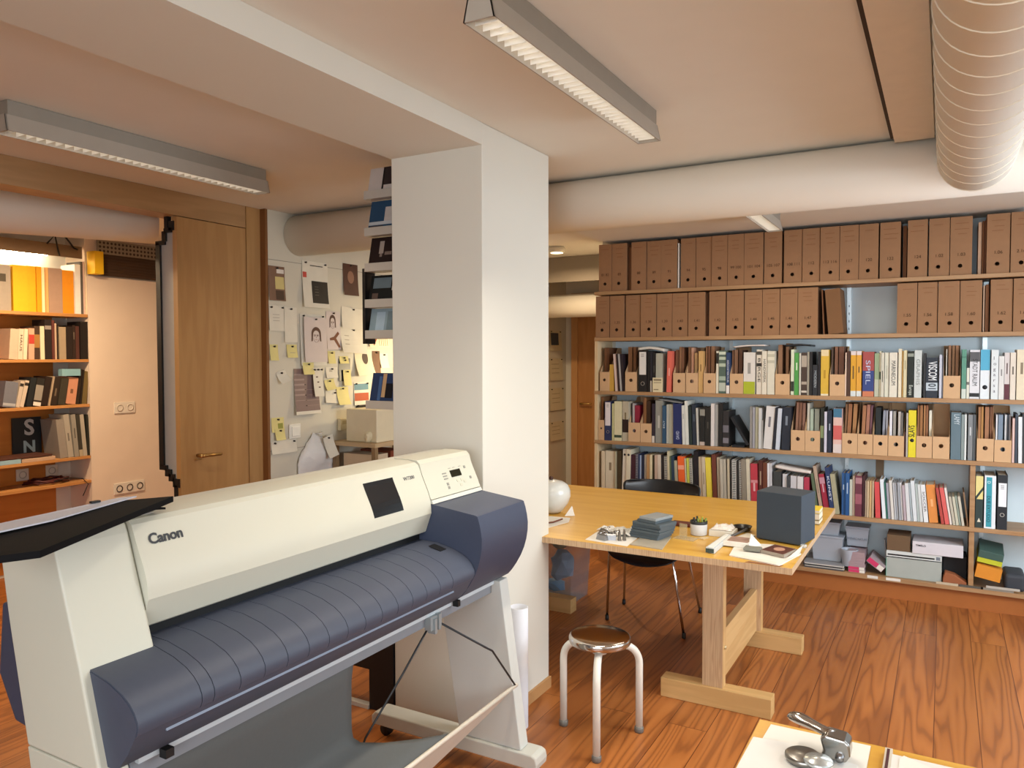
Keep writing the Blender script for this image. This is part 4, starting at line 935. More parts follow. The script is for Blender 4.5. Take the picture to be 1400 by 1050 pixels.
fill_row(ROW_D, .885, 'x', 5.215, 'fourth main shelf', .20, 'volumes on the fourth shelf')
fill_row(ROW_E, .494, 'x', 5.215, 'fifth main shelf', .20, 'volumes on the fifth shelf')

def sag(name, x0, x1, y0, y1, zf, th, m, label, cat):
    """a limp magazine lying over book tops: zf(t) gives the height along its length"""
    bm = nb(); n = 14; T = []; B = []
    for i in range(n+1):
        t = i/n; x = x0+(x1-x0)*t; z = zf(t)
        B.append([bm.verts.new((x, y, z)) for y in (y0, y1)]); T.append([bm.verts.new((x, y, z+th)) for y in (y0, y1)])
    for i in range(n):
        for q in ((B[i][0],B[i+1][0],B[i+1][1],B[i][1]),(T[i][0],T[i][1],T[i+1][1],T[i+1][0]),(B[i][0],T[i][0],T[i+1][0],B[i+1][0]),(B[i][1],B[i+1][1],T[i+1][1],T[i][1])): bm.faces.new(q).smooth = True
    bm.faces.new((B[0][0],B[0][1],T[0][1],T[0][0])); bm.faces.new((B[n][0],T[n][0],T[n][1],B[n][1]))
    return tag(obj(name, bm, m), label, cat)
sag('magazine', -1.905, -1.715, 5.212, 5.40, lambda t: 1.544 + .009*math.sin(t*3) - .022*max(0, t-.45), .017, M('d6d3ca', .6), 'white magazine lying flat over the book tops, third shelf left', 'magazine')
sag('magazine', -1.235, -1.03, 5.215, 5.40, lambda t: 1.557 + .010*math.sin(min(1, t*1.6)*1.57), .008, M('dcd3cc', .6), 'pale magazine draped over the white and lime books, third shelf', 'magazine')
sag('folder', -.905, -.745, 5.23, 5.42, lambda t: 1.561 + .006*math.sin(t*3.1), .012, M('23262a', .5), 'black folder lying across the green and brown books, third shelf', 'folder')
sag('magazine', -1.765, -1.585, 5.23, 5.42, lambda t: 1.192 - .022*t, .006, M('8e8c88', .6), 'grey magazine lying over the books, fourth shelf left', 'magazine')
sag('magazine', -.955, -.735, 5.212, 5.40, lambda t: .7665 - .024*t - .004*math.sin(t*3.1), .015, M('d8cfc8', .6), 'limp white magazine sagging over the books, fifth shelf', 'magazine')
bm = nb(); box(bm, -1.243, -1.16, 5.23, 5.42, .8855, .899); tag(obj('book', bm, M('1c1d20', .5)), 'flat black book lying under the leaning black book, fourth shelf', 'book')
sl = slab('book', -1.262, -1.244, 5.222, 5.41, .906, .215, M('1d1d20', .5), 'black book leaning steeply beside the gap on the fourth shelf', 'book', math.radians(-31)); sl.location.x = -1.142; sl.location.z = .9005
# small framed label box in front of the beige grey book
t = thing('label_box', 'small cream box with printed front, third shelf near the coral red book', 'box', (-1.75, 5.205, 1.247))
bm = nb(); box(bm, -1.793, -1.722, 5.2035, 5.2140, 1.2475, 1.349); obj('body', bm, M('d8caa4', .7), t)
bm = nb(); box(bm, -1.785, -1.73, 5.2028, 5.2035, 1.327, 1.340); box(bm, -1.785, -1.73, 5.2028, 5.2035, 1.312, 1.317); box(bm, -1.785, -1.75, 5.2028, 5.2035, 1.262, 1.269); obj('print', bm, M('8a7c62', .7), t)
# brown board standing behind the red book and leaning board by the divider
slab('cardboard_sheet', -.372, -.325, 5.43, 5.44, .4945, .36, M('7a6650', .8), 'brown cardboard sheet standing behind the bright red book, fifth shelf', 'cardboard')
o = slab('cardboard_sheet', .10, .108, 5.225, 5.42, .4945, .20, M('8a6e54', .8), 'brown board leaning left beside the upright divider, fifth shelf', 'cardboard', math.radians(-7)); o.location.x = .1345

# ------------------------------------------------------------------ bottom shelf clutter
PLB = M('bfc6d0', .25, alpha=.62, var=.02, spec=.5)
def tub(x0, x1, y0, y1, z, h, label, taper=.012, lid=True):
    t = thing('plastic_tub', label, 'plastic box', ((x0+x1)/2, (y0+y1)/2, z)); bm = nb()
    def ring(q, zz, o): return [bm.verts.new(p) for p in ((x0+q+o,y0+q+o,zz),(x1-q-o,y0+q+o,zz),(x1-q-o,y1-q-o,zz),(x0+q+o,y1-q-o,zz))]
    A = ring(taper, z, 0); B = ring(0, z+h, 0); Ci = ring(0, z+h, .003); Di = ring(taper, z+.004, .003)
    for P, Q in ((A,B),(B,Ci),(Ci,Di)):
        for k in range(4): bm.faces.new((P[k], P[(k+1)%4], Q[(k+1)%4], Q[k]))
    bm.faces.new(A[::-1]); bm.faces.new(Di); obj('tub', bm, PLB, t, bevel=.004)
    if lid:
        bm = nb(); box(bm, x0-.004, x1+.004, y0-.004, y1+.004, z+h+.0005, z+h+.012); obj('lid', bm, M('b6bdc9', .3, alpha=.75), t, bevel=.003)
    return t
tub(-.735, -.545, 5.27, 5.46, .176, .15, 'upper left translucent grey plastic tub above the paper pile, bottom shelf')
o = tub(-.715, -.565, 5.29, 5.44, .339, .075, 'small translucent tub stacked on the larger tub, bottom shelf')
bm = nb(); lathe(bm, [(.045,.0),(.052,.10),(.05,.105),(.046,.1),(.04,.004)], (-.505, 5.275, .166), 28, cap=False); bm.faces.new([v for v in bm.verts if abs(v.co.z-.17) < 1e-4] or list(bm.verts)[:3]); tag(obj('plastic_cup', bm, M('b9c0cc', .2, alpha=.7)), 'round translucent plastic beaker beside the tub, bottom shelf', 'beaker')
tub(-.535, -.40, 5.33, 5.463, .277, .115, 'translucent tub with dark print on top of the pink slide boxes', .01)
lettering('BIOPARC NATURE', .02, M('55606e', .6), bpy.data.objects['plastic_tub.002'], (-.06, -.0755, .045), (1,0,0), (0,0,1), fitw=.12)
for k, (m, dx, th) in enumerate((('4a4a4e',0,.008),('b9b6ae',.006,.006),('2e3034',-.006,.008),('d3cfc6',.004,.006),('8c8e92',.0,.008))):
    bm = nb(); z = .1355+sum((.0085,.0065,.0085,.0065,.0085)[:k]); box(bm, -.77+dx, -.535+dx, 5.212, 5.47, z, z+th)
    tag(obj('magazine', bm, M(m, .5)), '%s magazine, %s from below in the low pile, bottom shelf' % (('dark grey','white grey','black','white','mid grey')[k], ORD[k]), 'magazine', 'low magazine pile on the bottom shelf')
PINK = M('d03a68', .5)
for k in range(7):
    z = .1355 + k*.0185; m = 'a58f94' if k else 'b5a2a0'
    t = thing('slide_box', '%s slide box from below in the stack with a pink front, bottom shelf' % ORD[k], 'slide box', (-.45, 5.30, z), 'stacked slide boxes')
    bm = nb(); dx = random.uniform(-.004, .004); box(bm, -.505+dx, -.41+dx, 5.228, 5.42, z, z+.0178); obj('body', bm, M(m, .6), t)
    if k < 2:
        bm = nb(); box(bm, -.504+dx, -.442+dx, 5.2272, 5.2282, z+.001, z+.0168); obj('pink_front', bm, PINK, t, label='bright pink front label')
        bm = nb(); box(bm, -.441+dx, -.412+dx, 5.2272, 5.2282, z+.001, z+.0168); obj('white_label', bm, WHITEP, t)
t = thing('slide_box', 'tilted grey slide box with pink and white end, leaning on the bottom shelf', 'slide box', (0,0,0))
bm = nb(); box(bm, 0, .105, 0, .16, 0, .05); obj('body', bm, M('9a8e94', .6), t)
bm = nb(); box(bm, .002, .066, -.001, .0002, .004, .034); obj('pink_front', bm, PINK, t, label='bright pink front label')
bm = nb(); box(bm, .068, .103, -.001, .0002, .004, .034); obj('white_label', bm, WHITEP, t)
t.location = (-.405, 5.228, .217); t.rotation_euler = (0, math.radians(36), 0)
slab('slim_case', -.3015, -.2955, 5.40, 5.46, .1355, .19, M('c9c6c4', .4), 'slim grey case leaning against the brown box, bottom shelf', 'case', math.radians(-4))
t = thing('storage_box', 'grey and green storage box with a black slot, bottom shelf', 'box', (-.14, 5.34, .1355))
bm = nb(); box(bm, -.292, .008, 5.235, 5.45, .1355, .262); obj('body', bm, M('a9b0aa', .6), t, bevel=.002)
bm = nb(); box(bm, -.293, -.2905, 5.234, 5.4505, .1365, .25); obj('green_side', bm, M('5fae92', .6), t)
bm = nb(); box(bm, -.292, .008, 5.234, 5.45, .262, .298); obj('lid', bm, M('d3d8d6', .6), t)
bm = nb(); box(bm, -.285, -.03, 5.2332, 5.2342, .270, .279); box(bm, -.291, .007, 5.2332, 5.2342, .2575, .262); obj('slot', bm, BLACK, t)
bm = nb(); box(bm, -.022, .0, 5.2330, 5.2342, .268, .288); obj('lock', bm, M('77808a', .4), t)
bm = nb(); box(bm, -.29, -.162, 5.24, 5.42, .2985, .395); tag(obj('cardboard_box', bm, M('6e563e', .8), bevel=.002), 'dull brown cardboard box on the green storage box, bottom shelf', 'box')
t = thing('white_box', 'large white carton on top of the green storage box, bottom shelf', 'box', (-.02, 5.34, .2985))
bm = nb(); box(bm, -.150, .118, 5.228, 5.44, .2985, .372); obj('body', bm, M('d5d2d8', .5), t, bevel=.002)
lettering('TIMELO', .016, M('3a3a40', .6), t, (-.112, -.1125, .045), (1,0,0), (0,0,1), offset=.0004)
bm = nb(); box(bm, .014, .140, 5.31, 5.47, .1364, .29); tag(obj('black_case', bm, M('16171b', .6), bevel=.004), 'black case standing behind the brown paper, bottom shelf', 'case')
bm = nb(); prism(bm, [(.014,.1355),(.134,.1355),(.140,.155),(.075,.195),(.025,.205),(.015,.17)], 5.22, 5.295); tag(obj('paper_bag', bm, M('9a5c3a', .8), bevel=.004), 'crumpled reddish brown paper bag beside the storage box, bottom shelf', 'paper bag')
t = slab('orange_box', 0, .128, 0, .18, 0, .075, M('d98c2c', .55), 'orange box lying tilted on the paper bag, bottom shelf', 'box'); t.location = (.176, 5.214, .205); t.rotation_euler = (0, math.radians(10), 0)
t = thing('sample_box', 'dark green box with lime edge tilted on the orange box', 'box', (0,0,0))
bm = nb(); box(bm, 0, .125, 0, .2, 0, .045); obj('body', bm, M('43605a', .5), t, bevel=.002)
bm = nb(); box(bm, .0, .125, -.002, .2, -.028, 0); obj('lime_edge', bm, M('c3cc3a', .5), t)
t.location = (.192, 5.235, .318); t.rotation_euler = (math.radians(8), math.radians(9), 0)
bm = nb(); box(bm, .325, .43, 5.24, 5.45, .1355, .235); tag(obj('dark_case', bm, M('3a3e46', .6), bevel=.02, seg=3), 'dark grey bag at the right edge of the bottom shelf', 'bag')
for k, (m, x0, x1) in enumerate((('c3b49a',-.02,.095),('5a564e',.10,.22),('8a8478',.21,.37),('b9b4aa',.235,.40))):
    bm = nb(); zz = .1355 + (.0 if k < 2 else (.0 if k == 2 else .0125)); box(bm, x0, x1, 5.202, 5.2125 if k < 2 else 5.2118, zz, zz+.012)
    tag(obj('paper_pack', bm, M(m, .7)), '%s at the front edge of the bottom shelf' % ('tan folded paper below the paper bag','dark flat pack below the orange box','grey flat pack at the far right','pale flat pack on the grey pack')[k], 'paper')
for x0, x1, l in ((-.395, -.335, 'small white card at the shelf edge below the tilted slide box'), (-.29, -.21, 'small white card at the shelf edge below the green storage box')):
    bm = nb(); box(bm, x0, x1, 5.1985, 5.1998, .119, .136); tag(obj('label_card', bm, WHITEP), l, 'card')

# ------------------------------------------------------------------ bookcase of the left room
lb = thing('bookcase', 'wooden bookcase on the left wall lit by a strip light', 'bookcase', (-5.43, 2.2, 0))
for z0, z1 in ((1.784,1.806),(1.467,1.487),(1.149,1.170),(.780,.800),(.604,.625)):
    bm = nb(); box(bm, -5.555, -5.302, .2, 3.268, z0, z1); obj('shelf_board', bm, SHELFY, lb, bevel=.0015)
bm = nb(); box(bm, -5.558, -5.5555, .2, 3.16, .02, 2.12); obj('back_panel', bm, ORANGEW, lb)
bm = nb(); box(bm, -5.316, -5.300, .2, 3.235, 2.195, 2.278); box(bm, -5.556, -5.316, .2, 3.235, 2.262, 2.278); obj('valance', bm, M('786046', .6), lb, label='dull brown valance board')
t = thing('strip_light', 'bright strip light under the valance of the left bookcase', 'strip light', (-5.45, 2.0, 2.2))
bm = nb(); box(bm, -5.49, -5.43, .3, 3.12, 2.235, 2.2615); obj('housing', bm, WHITEP, t)
bm = nb(); cyl(bm, (-5.46, .35, 2.222), (-5.46, 3.08, 2.222), .013); obj('tube', bm, M('fff2d6', .5, emit=40, ecol='ffedc8'), t)
fill_row(LEFT_A, 1.806, 'y', -5.31, 'lamplit left shelf', .19, 'volumes on the lit left shelf')
fill_row(LEFT_B, 1.487, 'y', -5.31, 'second left shelf', .17, 'volumes on the second left shelf')
fill_row(LEFT_C, 1.170, 'y', -5.31, 'third left shelf', .15, 'volumes on the third left shelf')
fill_row(LEFT_D, .800, 'y', -5.31, 'fourth left shelf', .20, 'volumes on the fourth left shelf')
bm = nb(); box(bm, -5.40, -5.31, 3.2695, 3.335, 2.09, 2.25); o = tag(obj('yellow_box', bm, M('e9b81c', .5)), 'yellow box standing at the far end above the left bookcase', 'box'); o.location = (-5.26, 3.305, 2.0905)
bm = nb(); tube(bm, [(-5.296,2.99,2.27),(-5.27,3.03,2.33),(-5.285,3.06,2.23),(-5.298,3.075,2.20)], .006); tag(obj('cable', bm, BLACK), 'left black cable hanging over the valance', 'cable')
bm = nb(); tube(bm, [(-5.296,3.09,2.36),(-5.275,3.13,2.30),(-5.29,3.17,2.262),(-5.298,3.2,2.255)], .006); tag(obj('cable', bm, BLACK), 'right black cable hanging over the valance', 'cable')
# lying volumes, poster book, cyan card
for k, (y0, y1, z0, z1, m, l) in enumerate(((2.45,2.82,.8005,.829,'8fb0bf','pale blue cloth book lying at the left of the fourth left shelf'),(2.80,3.02,.8005,.826,'b99a80','beige book lying flat beside the pale blue book'),(2.66,3.0,.8295,.842,'4a2a20','dark brown folder lying on the flat books, left bookcase'))):
    bm = nb(); box(bm, -5.50, -5.305+.0*k, y0, y1 if k != 0 else 2.795, z0, z1); tag(obj('book', bm, M(m, .6), bevel=.002), l, 'book')
t = thing('poster_book', 'dark book cover with white S shape facing out, left bookcase', 'book', (-5.48, 2.96, .8005))
bm = nb(); box(bm, -5.55, -5.535, 2.865, 3.055, .8005, 1.085); obj('cover', bm, M('20282e', .5), t)
lettering('S', .15, M('b9bfc2', .6), t, (-.0545, -.02, .165), (0,1,0), (0,0,1), offset=.004)
lettering('N', .11, M('9fb9c4', .6), t, (-.0545, -.03, .045), (0,1,0), (0,0,1), offset=.004)
bm = nb(); box(bm, -5.345, -5.30, 3.075, 3.205, 1.372, 1.420); tag(obj('card_box', bm, M('7fa9b4', .5)), 'pale cyan card box lying on the book tops, third left shelf', 'box')
t = thing('cable_heap', 'tangle of dark red cables on the lowest left shelf', 'cables', (-5.4, 3.0, .625))
bm = nb(); r = random.Random(3)
tube(bm, [(-5.42+.09*math.cos(a*.9)+r.uniform(-.015,.015), 3.02+.12*math.sin(a*.9)+r.uniform(-.03,.03), .636+.012*(a%3)) for a in range(26)], .006, 6)
obj('red_cable', bm, M('4a1c1a', .5), t)
bm = nb(); tube(bm, [(-5.33,2.98,.640),(-5.32,3.1,.66),(-5.297,3.2,.645),(-5.295,3.24,.60),(-5.296,3.20,.52)], .003, 6); obj('thin_wire', bm, BLACK, t)

# sockets and switch plates
def socket(loc, face, n, label, w=.082, h=.082):
    """wall plate facing +X with n recessed outlets"""
    t = thing('wall_socket', label, 'socket', loc); x, y, z = loc; bm = nb(); box(bm, x, x+.009, y-w*n/2, y+w*n/2, z-h/2, z+h/2); obj('plate', bm, M('d8d0c4', .5), t, bevel=.002)
    for k in range(n):
        yy = y - w*n/2 + w*(k+.5); bm = nb(); lathe(bm, [(.024,0),(.026,.003),(.02,.003),(.019,-.006),(.001,-.006)], (0,0,0), 24, cap=False)
        for v in bm.verts: c = v.co.copy(); v.co = Vector((x+.0095+c.z, yy+c.x, z+c.y))
        obj('outlet', bm, M(face, .5), t)
    return t
socket((-5.2998, 3.53, 1.128), 'cfc2b2', 2, 'double wall plate at mid height on the pink wall')
socket((-5.2998, 3.555, .53), '3a3028', 3, 'triple wall socket low on the pink wall')
socket((-5.5552, 2.93, .688), 'b5aca0', 1, 'single socket behind the lowest left shelf, nearer the edge')
socket((-5.5552, 3.13, .692), 'b5aca0', 1, 'single socket behind the red cables, left bookcase')
# ------------------------------------------------------------------ wide format printer
CREAM = M('cbc9b8', .45, var=.02, scale=4, bump=.06); CREAM2 = M('cfcfc4', .45, var=.02, scale=4)
GREYLEG = M('c4c6c0', .5, var=.02, scale=4); NAVY = M('3e4558', .42, var=.05, scale=60, bump=.05); NAVYTOP = M('474d5c', .5, var=.05, scale=60)
DARKIN = M('0d0e10', .6)
pr = thing('large_format_printer', 'cream and navy wide format plotter printer on a grey stand', 'printer', (-1.6, 1.63, 0))
LIDP = [(-1.528,1.118),(-1.521,1.100),(-1.514,1.085),(-1.505,1.066),(-1.497,1.049),(-1.491,1.033),(-1.486,1.018),(-1.4835,.998),(-1.4825,.978)]
def lid_x(z):
    for (xa, za), (xb, zb) in zip(LIDP, LIDP[1:]):
        if zb <= z <= za: return xa + (xb-xa)*(za-z)/(za-zb)
    return LIDP[-1][0]
bm = nb(); prism(bm, [(-1.64,1.1505),(-1.58,1.150),(-1.548,1.144),(-1.536,1.135)] + LIDP + [(-1.506,.915),(-1.512,.911),(-1.64,.911)], 1.0335, 2.0785)
lid = obj('cover_lid', bm, CREAM, pr, smooth=14)
# viewing window follows the curved lid
bm = nb(); rows = []
for k in range(9):
    z = 1.116 - .102*k/8; x = lid_x(z) + .0008; sh = .004*k/8
    rows.append([bm.verts.new((x, 1.785+sh, z)), bm.verts.new((x, 1.928+sh, z)), bm.verts.new((x-.004, 1.928+sh, z)), bm.verts.new((x-.004, 1.785+sh, z))])
for A, B in zip(rows, rows[1:]):
    for k in range(4): bm.faces.new((A[k], A[(k+1)%4], B[(k+1)%4], B[k]))
bm.faces.new(rows[0]); bm.faces.new(rows[-1][::-1])
obj('viewing_window', bm, M('121316', .18, coat=.3), lid, label='dark smoked viewing window')
zz = 1.089; sl_ = Vector((-.36, 0, .93))
b0 = wloc(pr)
lettering('Canon', .033, M('34363a', .5), lid, Vector((lid_x(1.089)+.0012, 1.062, 1.089))-b0, (0,1,0), sl_, 'brand_lettering', offset=.0009, fitw=.086)
lettering('W7200', .017, M('5c5e60', .5), lid, Vector((lid_x(1.098)+.001, 1.978, 1.098))-b0, (0,1,0), sl_, 'model_lettering', fitw=.058)
# control panel end of the top cover
bm = nb(); prism(bm, [(-1.64,1.152),(-1.58,1.152),(-1.546,1.150),(-1.532,1.138)] + [(x+.001, z) for x, z in LIDP if z > 1.03] + [(-1.484,1.0225),(-1.60,1.0225)], 2.0815, 2.392)
cp = obj('control_panel', bm, CREAM, pr, smooth=14)
bm = nb(); prism(bm, [(-1.482,1.020),(-1.476,1.0085),(-1.62,1.0085),(-1.62,1.020)], 2.0815, 2.392); obj('panel_ledge', bm, CREAM2, pr)
def on_panel(name, y0, y1, z0, z1, m, th=.0012, lab=None):
    bm = nb(); xa, xb = lid_x(z0)+.0012, lid_x(z1)+.0012
    poly(bm, [(xa,y0,z0),(xa,y1,z0),(xb,y1,z1),(xb,y0,z1)], (th,0,th*.4)); o = obj(name, bm, m, cp, label=lab); return o
on_panel('display', 2.238, 2.302, 1.074, 1.097, M('1c1e14', .2), lab='dark display')
GB = M('8d8b82', .5)
for y, z in ((2.19,1.090),(2.19,1.081),(2.19,1.072)): on_panel('indicator', y, y+.024, z, z+.0035, GB)
for y, z in ((2.33,1.094),(2.345,1.056),(2.196,1.052),(2.196,1.04)): on_panel('button', y, y+.011, z, z+.009, GB)
for y, z in ((2.26,1.055),(2.285,1.055),(2.272,1.040),(2.30,1.048)): on_panel('key', y, y+.014, z, z+.009, M('c9c6b2', .5))
for y in (2.235, 2.262, 2.30): on_panel('panel_mark', y, y+.014, 1.104, 1.1055, GB, .0006)
# rear body and end tower
bm = nb(); prism(bm, [(-1.641,1.150),(-1.605,1.0),(-1.605,.705),(-1.78,.705),(-1.86,.83),(-1.86,1.0),(-1.76,1.12),(-1.70,1.145)], 1.034, 2.392); obj('rear_body', bm, CREAM2, pr, bevel=.004)
bm = nb(); prism(bm, [(-1.64,1.149),(-1.575,1.147),(-1.550,1.140),(-1.541,1.120),(-1.463,.8885),(-1.405,.690),(-1.655,.690),(-1.715,.945),(-1.742,1.085),(-1.70,1.142)], .870, 1.0315); obj('end_tower', bm, CREAM, pr, bevel=.006, seg=3)
bm = nb(); prism(bm, [(-1.66,.695),(-1.722,.945),(-1.735,.98),(-1.80,.96),(-1.82,.80),(-1.76,.705)], .90, 2.36); obj('rear_roll_cover', bm, NAVY, pr, bevel=.006)
bm = nb(); box(bm, -1.604, -1.533, 1.034, 2.079, .872, .9105); obj('paper_slot', bm, DARKIN, pr)
# navy output tray with joints, and right hand end cap
TP = [(-1.535,.8850),(-1.462,.8830),(-1.40,.8705),(-1.36,.8560),(-1.338,.8425),(-1.322,.8265),(-1.3135,.810),(-1.3125,.796),(-1.318,.782)]
TB = [(-1.345,.740),(-1.372,.708),(-1.385,.7015),(-1.530,.7015)]
bm = nb(); prism(bm, [(x-.0035 if i > 2 else x, z-.003) for i, (x, z) in enumerate(TP)] + TB, .888, 2.079)
ys = [.8885, 1.0325, 1.0635] + [1.0635+.0685*k for k in range(1, 15)]; ys = [y for y in ys if y < 2.0] + [2.079]
for ya, yb in zip(ys, ys[1:]):
    prism(bm, TP + [(-1.322,.779),(-1.36,.83),(-1.42,.86),(-1.527,.88)], ya+.0009, yb-.0009)
tray = obj('output_tray', bm, NAVYTOP, pr, smooth=30)
bm = nb(); prism(bm, [(-1.330,.768),(-1.327,.7615),(-1.330,.7615),(-1.334,.767)], .96, 1.98); obj('tray_edge_strip', bm, M('7d8799', .4), tray)
bm = nb(); poly(bm, [(-1.452,2.018,.8838),(-1.452,2.052,.8838),(-1.405,2.052,.8722),(-1.405,2.018,.8722)], (0,0,.0012)); obj('tray_slot', bm, DARKIN, tray)
CAPP = [(-1.482,1.0075),(-1.312,.9865),(-1.3035,.9835),(-1.296,.962),(-1.290,.936),(-1.2865,.910),(-1.2875,.880),(-1.293,.848),(-1.302,.818),(-1.315,.788),(-1.333,.757),(-1.352,.730),(-1.368,.712),(-1.385,.702),(-1.60,.702),(-1.60,1.0075)]
bm = nb(); prism(bm, CAPP, 2.081, 2.394); obj('end_cap', bm, NAVY, pr, smooth=22)
# stand: legs, feet, bars
for ya, yb, nm in ((2.330,2.386,'r'),(.870,.930,'l')):
    bm = nb(); prism(bm, [(-1.655 if nm == 'l' else -1.640,.689 if nm == 'l' else .700),(-1.405 if nm == 'l' else -1.366,.689 if nm == 'l' else .700),(-1.282,.1055),(-1.540,.1055)], ya, yb); leg = obj('stand_leg', bm, CREAM if nm == 'l' else GREYLEG, pr, bevel=.003)
    bm = nb(); prism(bm, [(-1.950,.052),(-1.950,.085),(-1.93,.105),(-1.235,.105),(-1.218,.098),(-1.213,.075),(-1.216,.052)], ya-.012, yb+.016); obj('foot', bm, M('bdbdb4', .5), leg, bevel=.006, seg=3)
    for x in (-1.245, -1.905):
        bm = nb(); cyl(bm, (x, (ya+yb)/2-.011, .025), (x, (ya+yb)/2+.011, .025), .0248, n=20); cyl(bm, (x,(ya+yb)/2,.03),(x,(ya+yb)/2,.0515),.008, n=10); obj('caster', bm, BLACK, leg)
bm = nb(); box(bm, -1.60, -1.572, .932, 2.318, .06, .10); obj('cross_bar', bm, M('aeb0aa', .5), pr, bevel=.003)
bm = nb(); box(bm, -1.56, -1.40, .932, 2.328, .655, .7005); obj('beam', bm, M('7d8288', .5), pr)
bm = nb(); box(bm, -1.401, -1.388, .94, 2.328, .688, .7010); obj('basket_bar', bm, M('b9c2c6', .4), pr)
bm = nb(); box(bm, -1.386, -1.366, .985, 1.005, .682, .700); box(bm, -1.386, -1.366, 2.06, 2.075, .685, .705); obj('bar_clip', bm, BLACK, pr)
# cloth paper basket: hangs from the bar, runs over the floor and up to the front rod
PTS = [(-1.402,.690,1.600),(-1.425,.60,1.612),(-1.447,.50,1.635),(-1.462,.43,1.653),(-1.463,.405,1.66),(-1.45,.388,1.675),(-1.41,.372,1.73),(-1.35,.355,1.83),(-1.302,.344,1.92)]
bm = nb(); R0 = []; n = 24
for x, z, ye in PTS:
    R0.append([bm.verts.new((x, .945+(ye-.945)*k/n, z+.004*math.sin(k*.9)*(.2 if z > .6 or z > .33 else 1))) for k in range(n+1)])
for A, B in zip(R0, R0[1:]):
    for k in range(n): bm.faces.new((A[k], A[k+1], B[k+1], B[k])).smooth = True
o = obj('paper_basket', bm, M('5a5c5b', .9, var=.05, scale=90), pr, label='grey cloth paper basket', smooth=60); s = o.modifiers.new('thickness', 'SOLIDIFY'); s.thickness = .0025
bm = nb(); cyl(bm, (-1.298,.95,.341), (-1.298,2.329,.341), .007, n=14); obj('basket_rod', bm, M('d8d0c0', .4), pr)
bm = nb(); F = []; n = 20
for k in range(n+1):
    y = .95 + 1.36*k/n; w = .012 + .075*min(1, (2.31-y)/.55)**.8 if y < 2.309 else .006
    F.append([bm.verts.new((-1.2975, y, .338)), bm.verts.new((-1.304-.25*w, y, .338-w)), bm.verts.new((-1.306-.25*w, y, .338-w)), bm.verts.new((-1.3005, y, .338))])
for A, B in zip(F, F[1:]):
    for k in range(4): bm.faces.new((A[k], A[(k+1)%4], B[(k+1)%4], B[k]))
bm.faces.new(F[0]); bm.faces.new(F[-1][::-1]); obj('basket_flap', bm, M('b7aa9a', .8), pr)
WIRE = M('35383a', .4, .5)
bm = nb(); tube(bm, [(-1.392,1.965,.668),(-1.30,2.135,.536),(-1.296,2.16,.52),(-1.296,2.315,.345)], .0035, 8); obj('support_wire', bm, WIRE, pr)
bm = nb(); tube(bm, [(-1.396,1.955,.664),(-1.44,1.86,.52),(-1.50,1.755,.352),(-1.53,1.70,.18)], .0035, 8); obj('support_wire', bm, WIRE, pr)
bm = nb(); box(bm, -1.402, -1.378, 1.925, 1.985, .645, .6875); box(bm, -1.400, -1.372, 1.94, 1.952, .632, .68); box(bm, -1.400, -1.372, 1.962, 1.972, .640, .69); obj('wire_bracket', bm, M('9aa2a4', .4, .4), pr)

# black folder with papers lying on the left end of the printer
t = thing('presentation_folder', 'open black folder with white papers lying on the left end of the printer', 'folder', (-1.5, .95, 1.152))
bm = nb(); poly(bm, [(-1.548,1.148,1.166),(-1.362,.745,1.152),(-1.43,.60,1.152),(-1.55,.60,1.160),(-1.60,1.05,1.167)], (0,0,.013)); obj('upper_cover', bm, M('0b0b0d', .75, spec=.15), t)
bm = nb(); poly(bm, [(-1.535,1.118,1.1545),(-1.55,1.105,1.1545),(-1.475,.86,1.1520),(-1.48,.80,1.1520),(-1.64,.80,1.1545),(-1.64,1.10,1.1545)], (0,0,.005)); obj('lower_cover', bm, M('14110f', .7, spec=.2), t)
bm = nb(); poly(bm, [(-1.598,1.09,1.1815),(-1.525,.86,1.1775),(-1.495,.60,1.1755),(-1.545,.60,1.178),(-1.605,1.05,1.183)], (0,0,.003)); obj('paper', bm, M('c9c8cf', .7), t, label='white paper sheets')
bm = nb(); poly(bm, [(-1.535,1.03,1.1510),(-1.545,1.095,1.1512),(-1.60,1.08,1.1512),(-1.56,.92,1.1510)], (0,0,.0008)); obj('loose_sheet', bm, WHITEP, t)
bm = nb(); box(bm, -1.60,-1.59,.98,1.0,1.186,1.190); obj('clip', bm, BLACK, t)

# paper tube standing at the column
bm = nb(); lathe(bm, [(.038,0),(.038,.49),(.0355,.4905),(.0355,.02)], (-1.480,2.675,.0005), 28, cap=False)
tag(obj('paper_tube', bm, M('d9dbe2', .6)), 'white paper roll standing against the column behind the printer leg', 'paper roll')
# black open frame and white carton behind the printer, left of the column
t = thing('black_stand', 'black stand with an open lower bay left of the column', 'stand', (-2.2, 2.56, 0))
bm = nb(); box(bm, -2.112, -1.983, 2.50, 2.58, .0, .75); obj('post', bm, M('17171a', .5), t)
bm = nb(); box(bm, -2.45, -2.112, 2.50, 2.58, .17, .75); obj('panel', bm, M('17171a', .5), t)
bm = nb(); box(bm, -2.45, -2.112, 2.49, 2.52, .0005, .018); obj('base_rail', bm, M('c9c4bc', .5), t, label='pale base rail')
bm = nb(); box(bm, -2.86, -2.60, 3.02, 3.25, .0005, .19); tag(obj('carton', bm, M('d8d2c8', .7)), 'white carton on the floor behind the black stand', 'box')

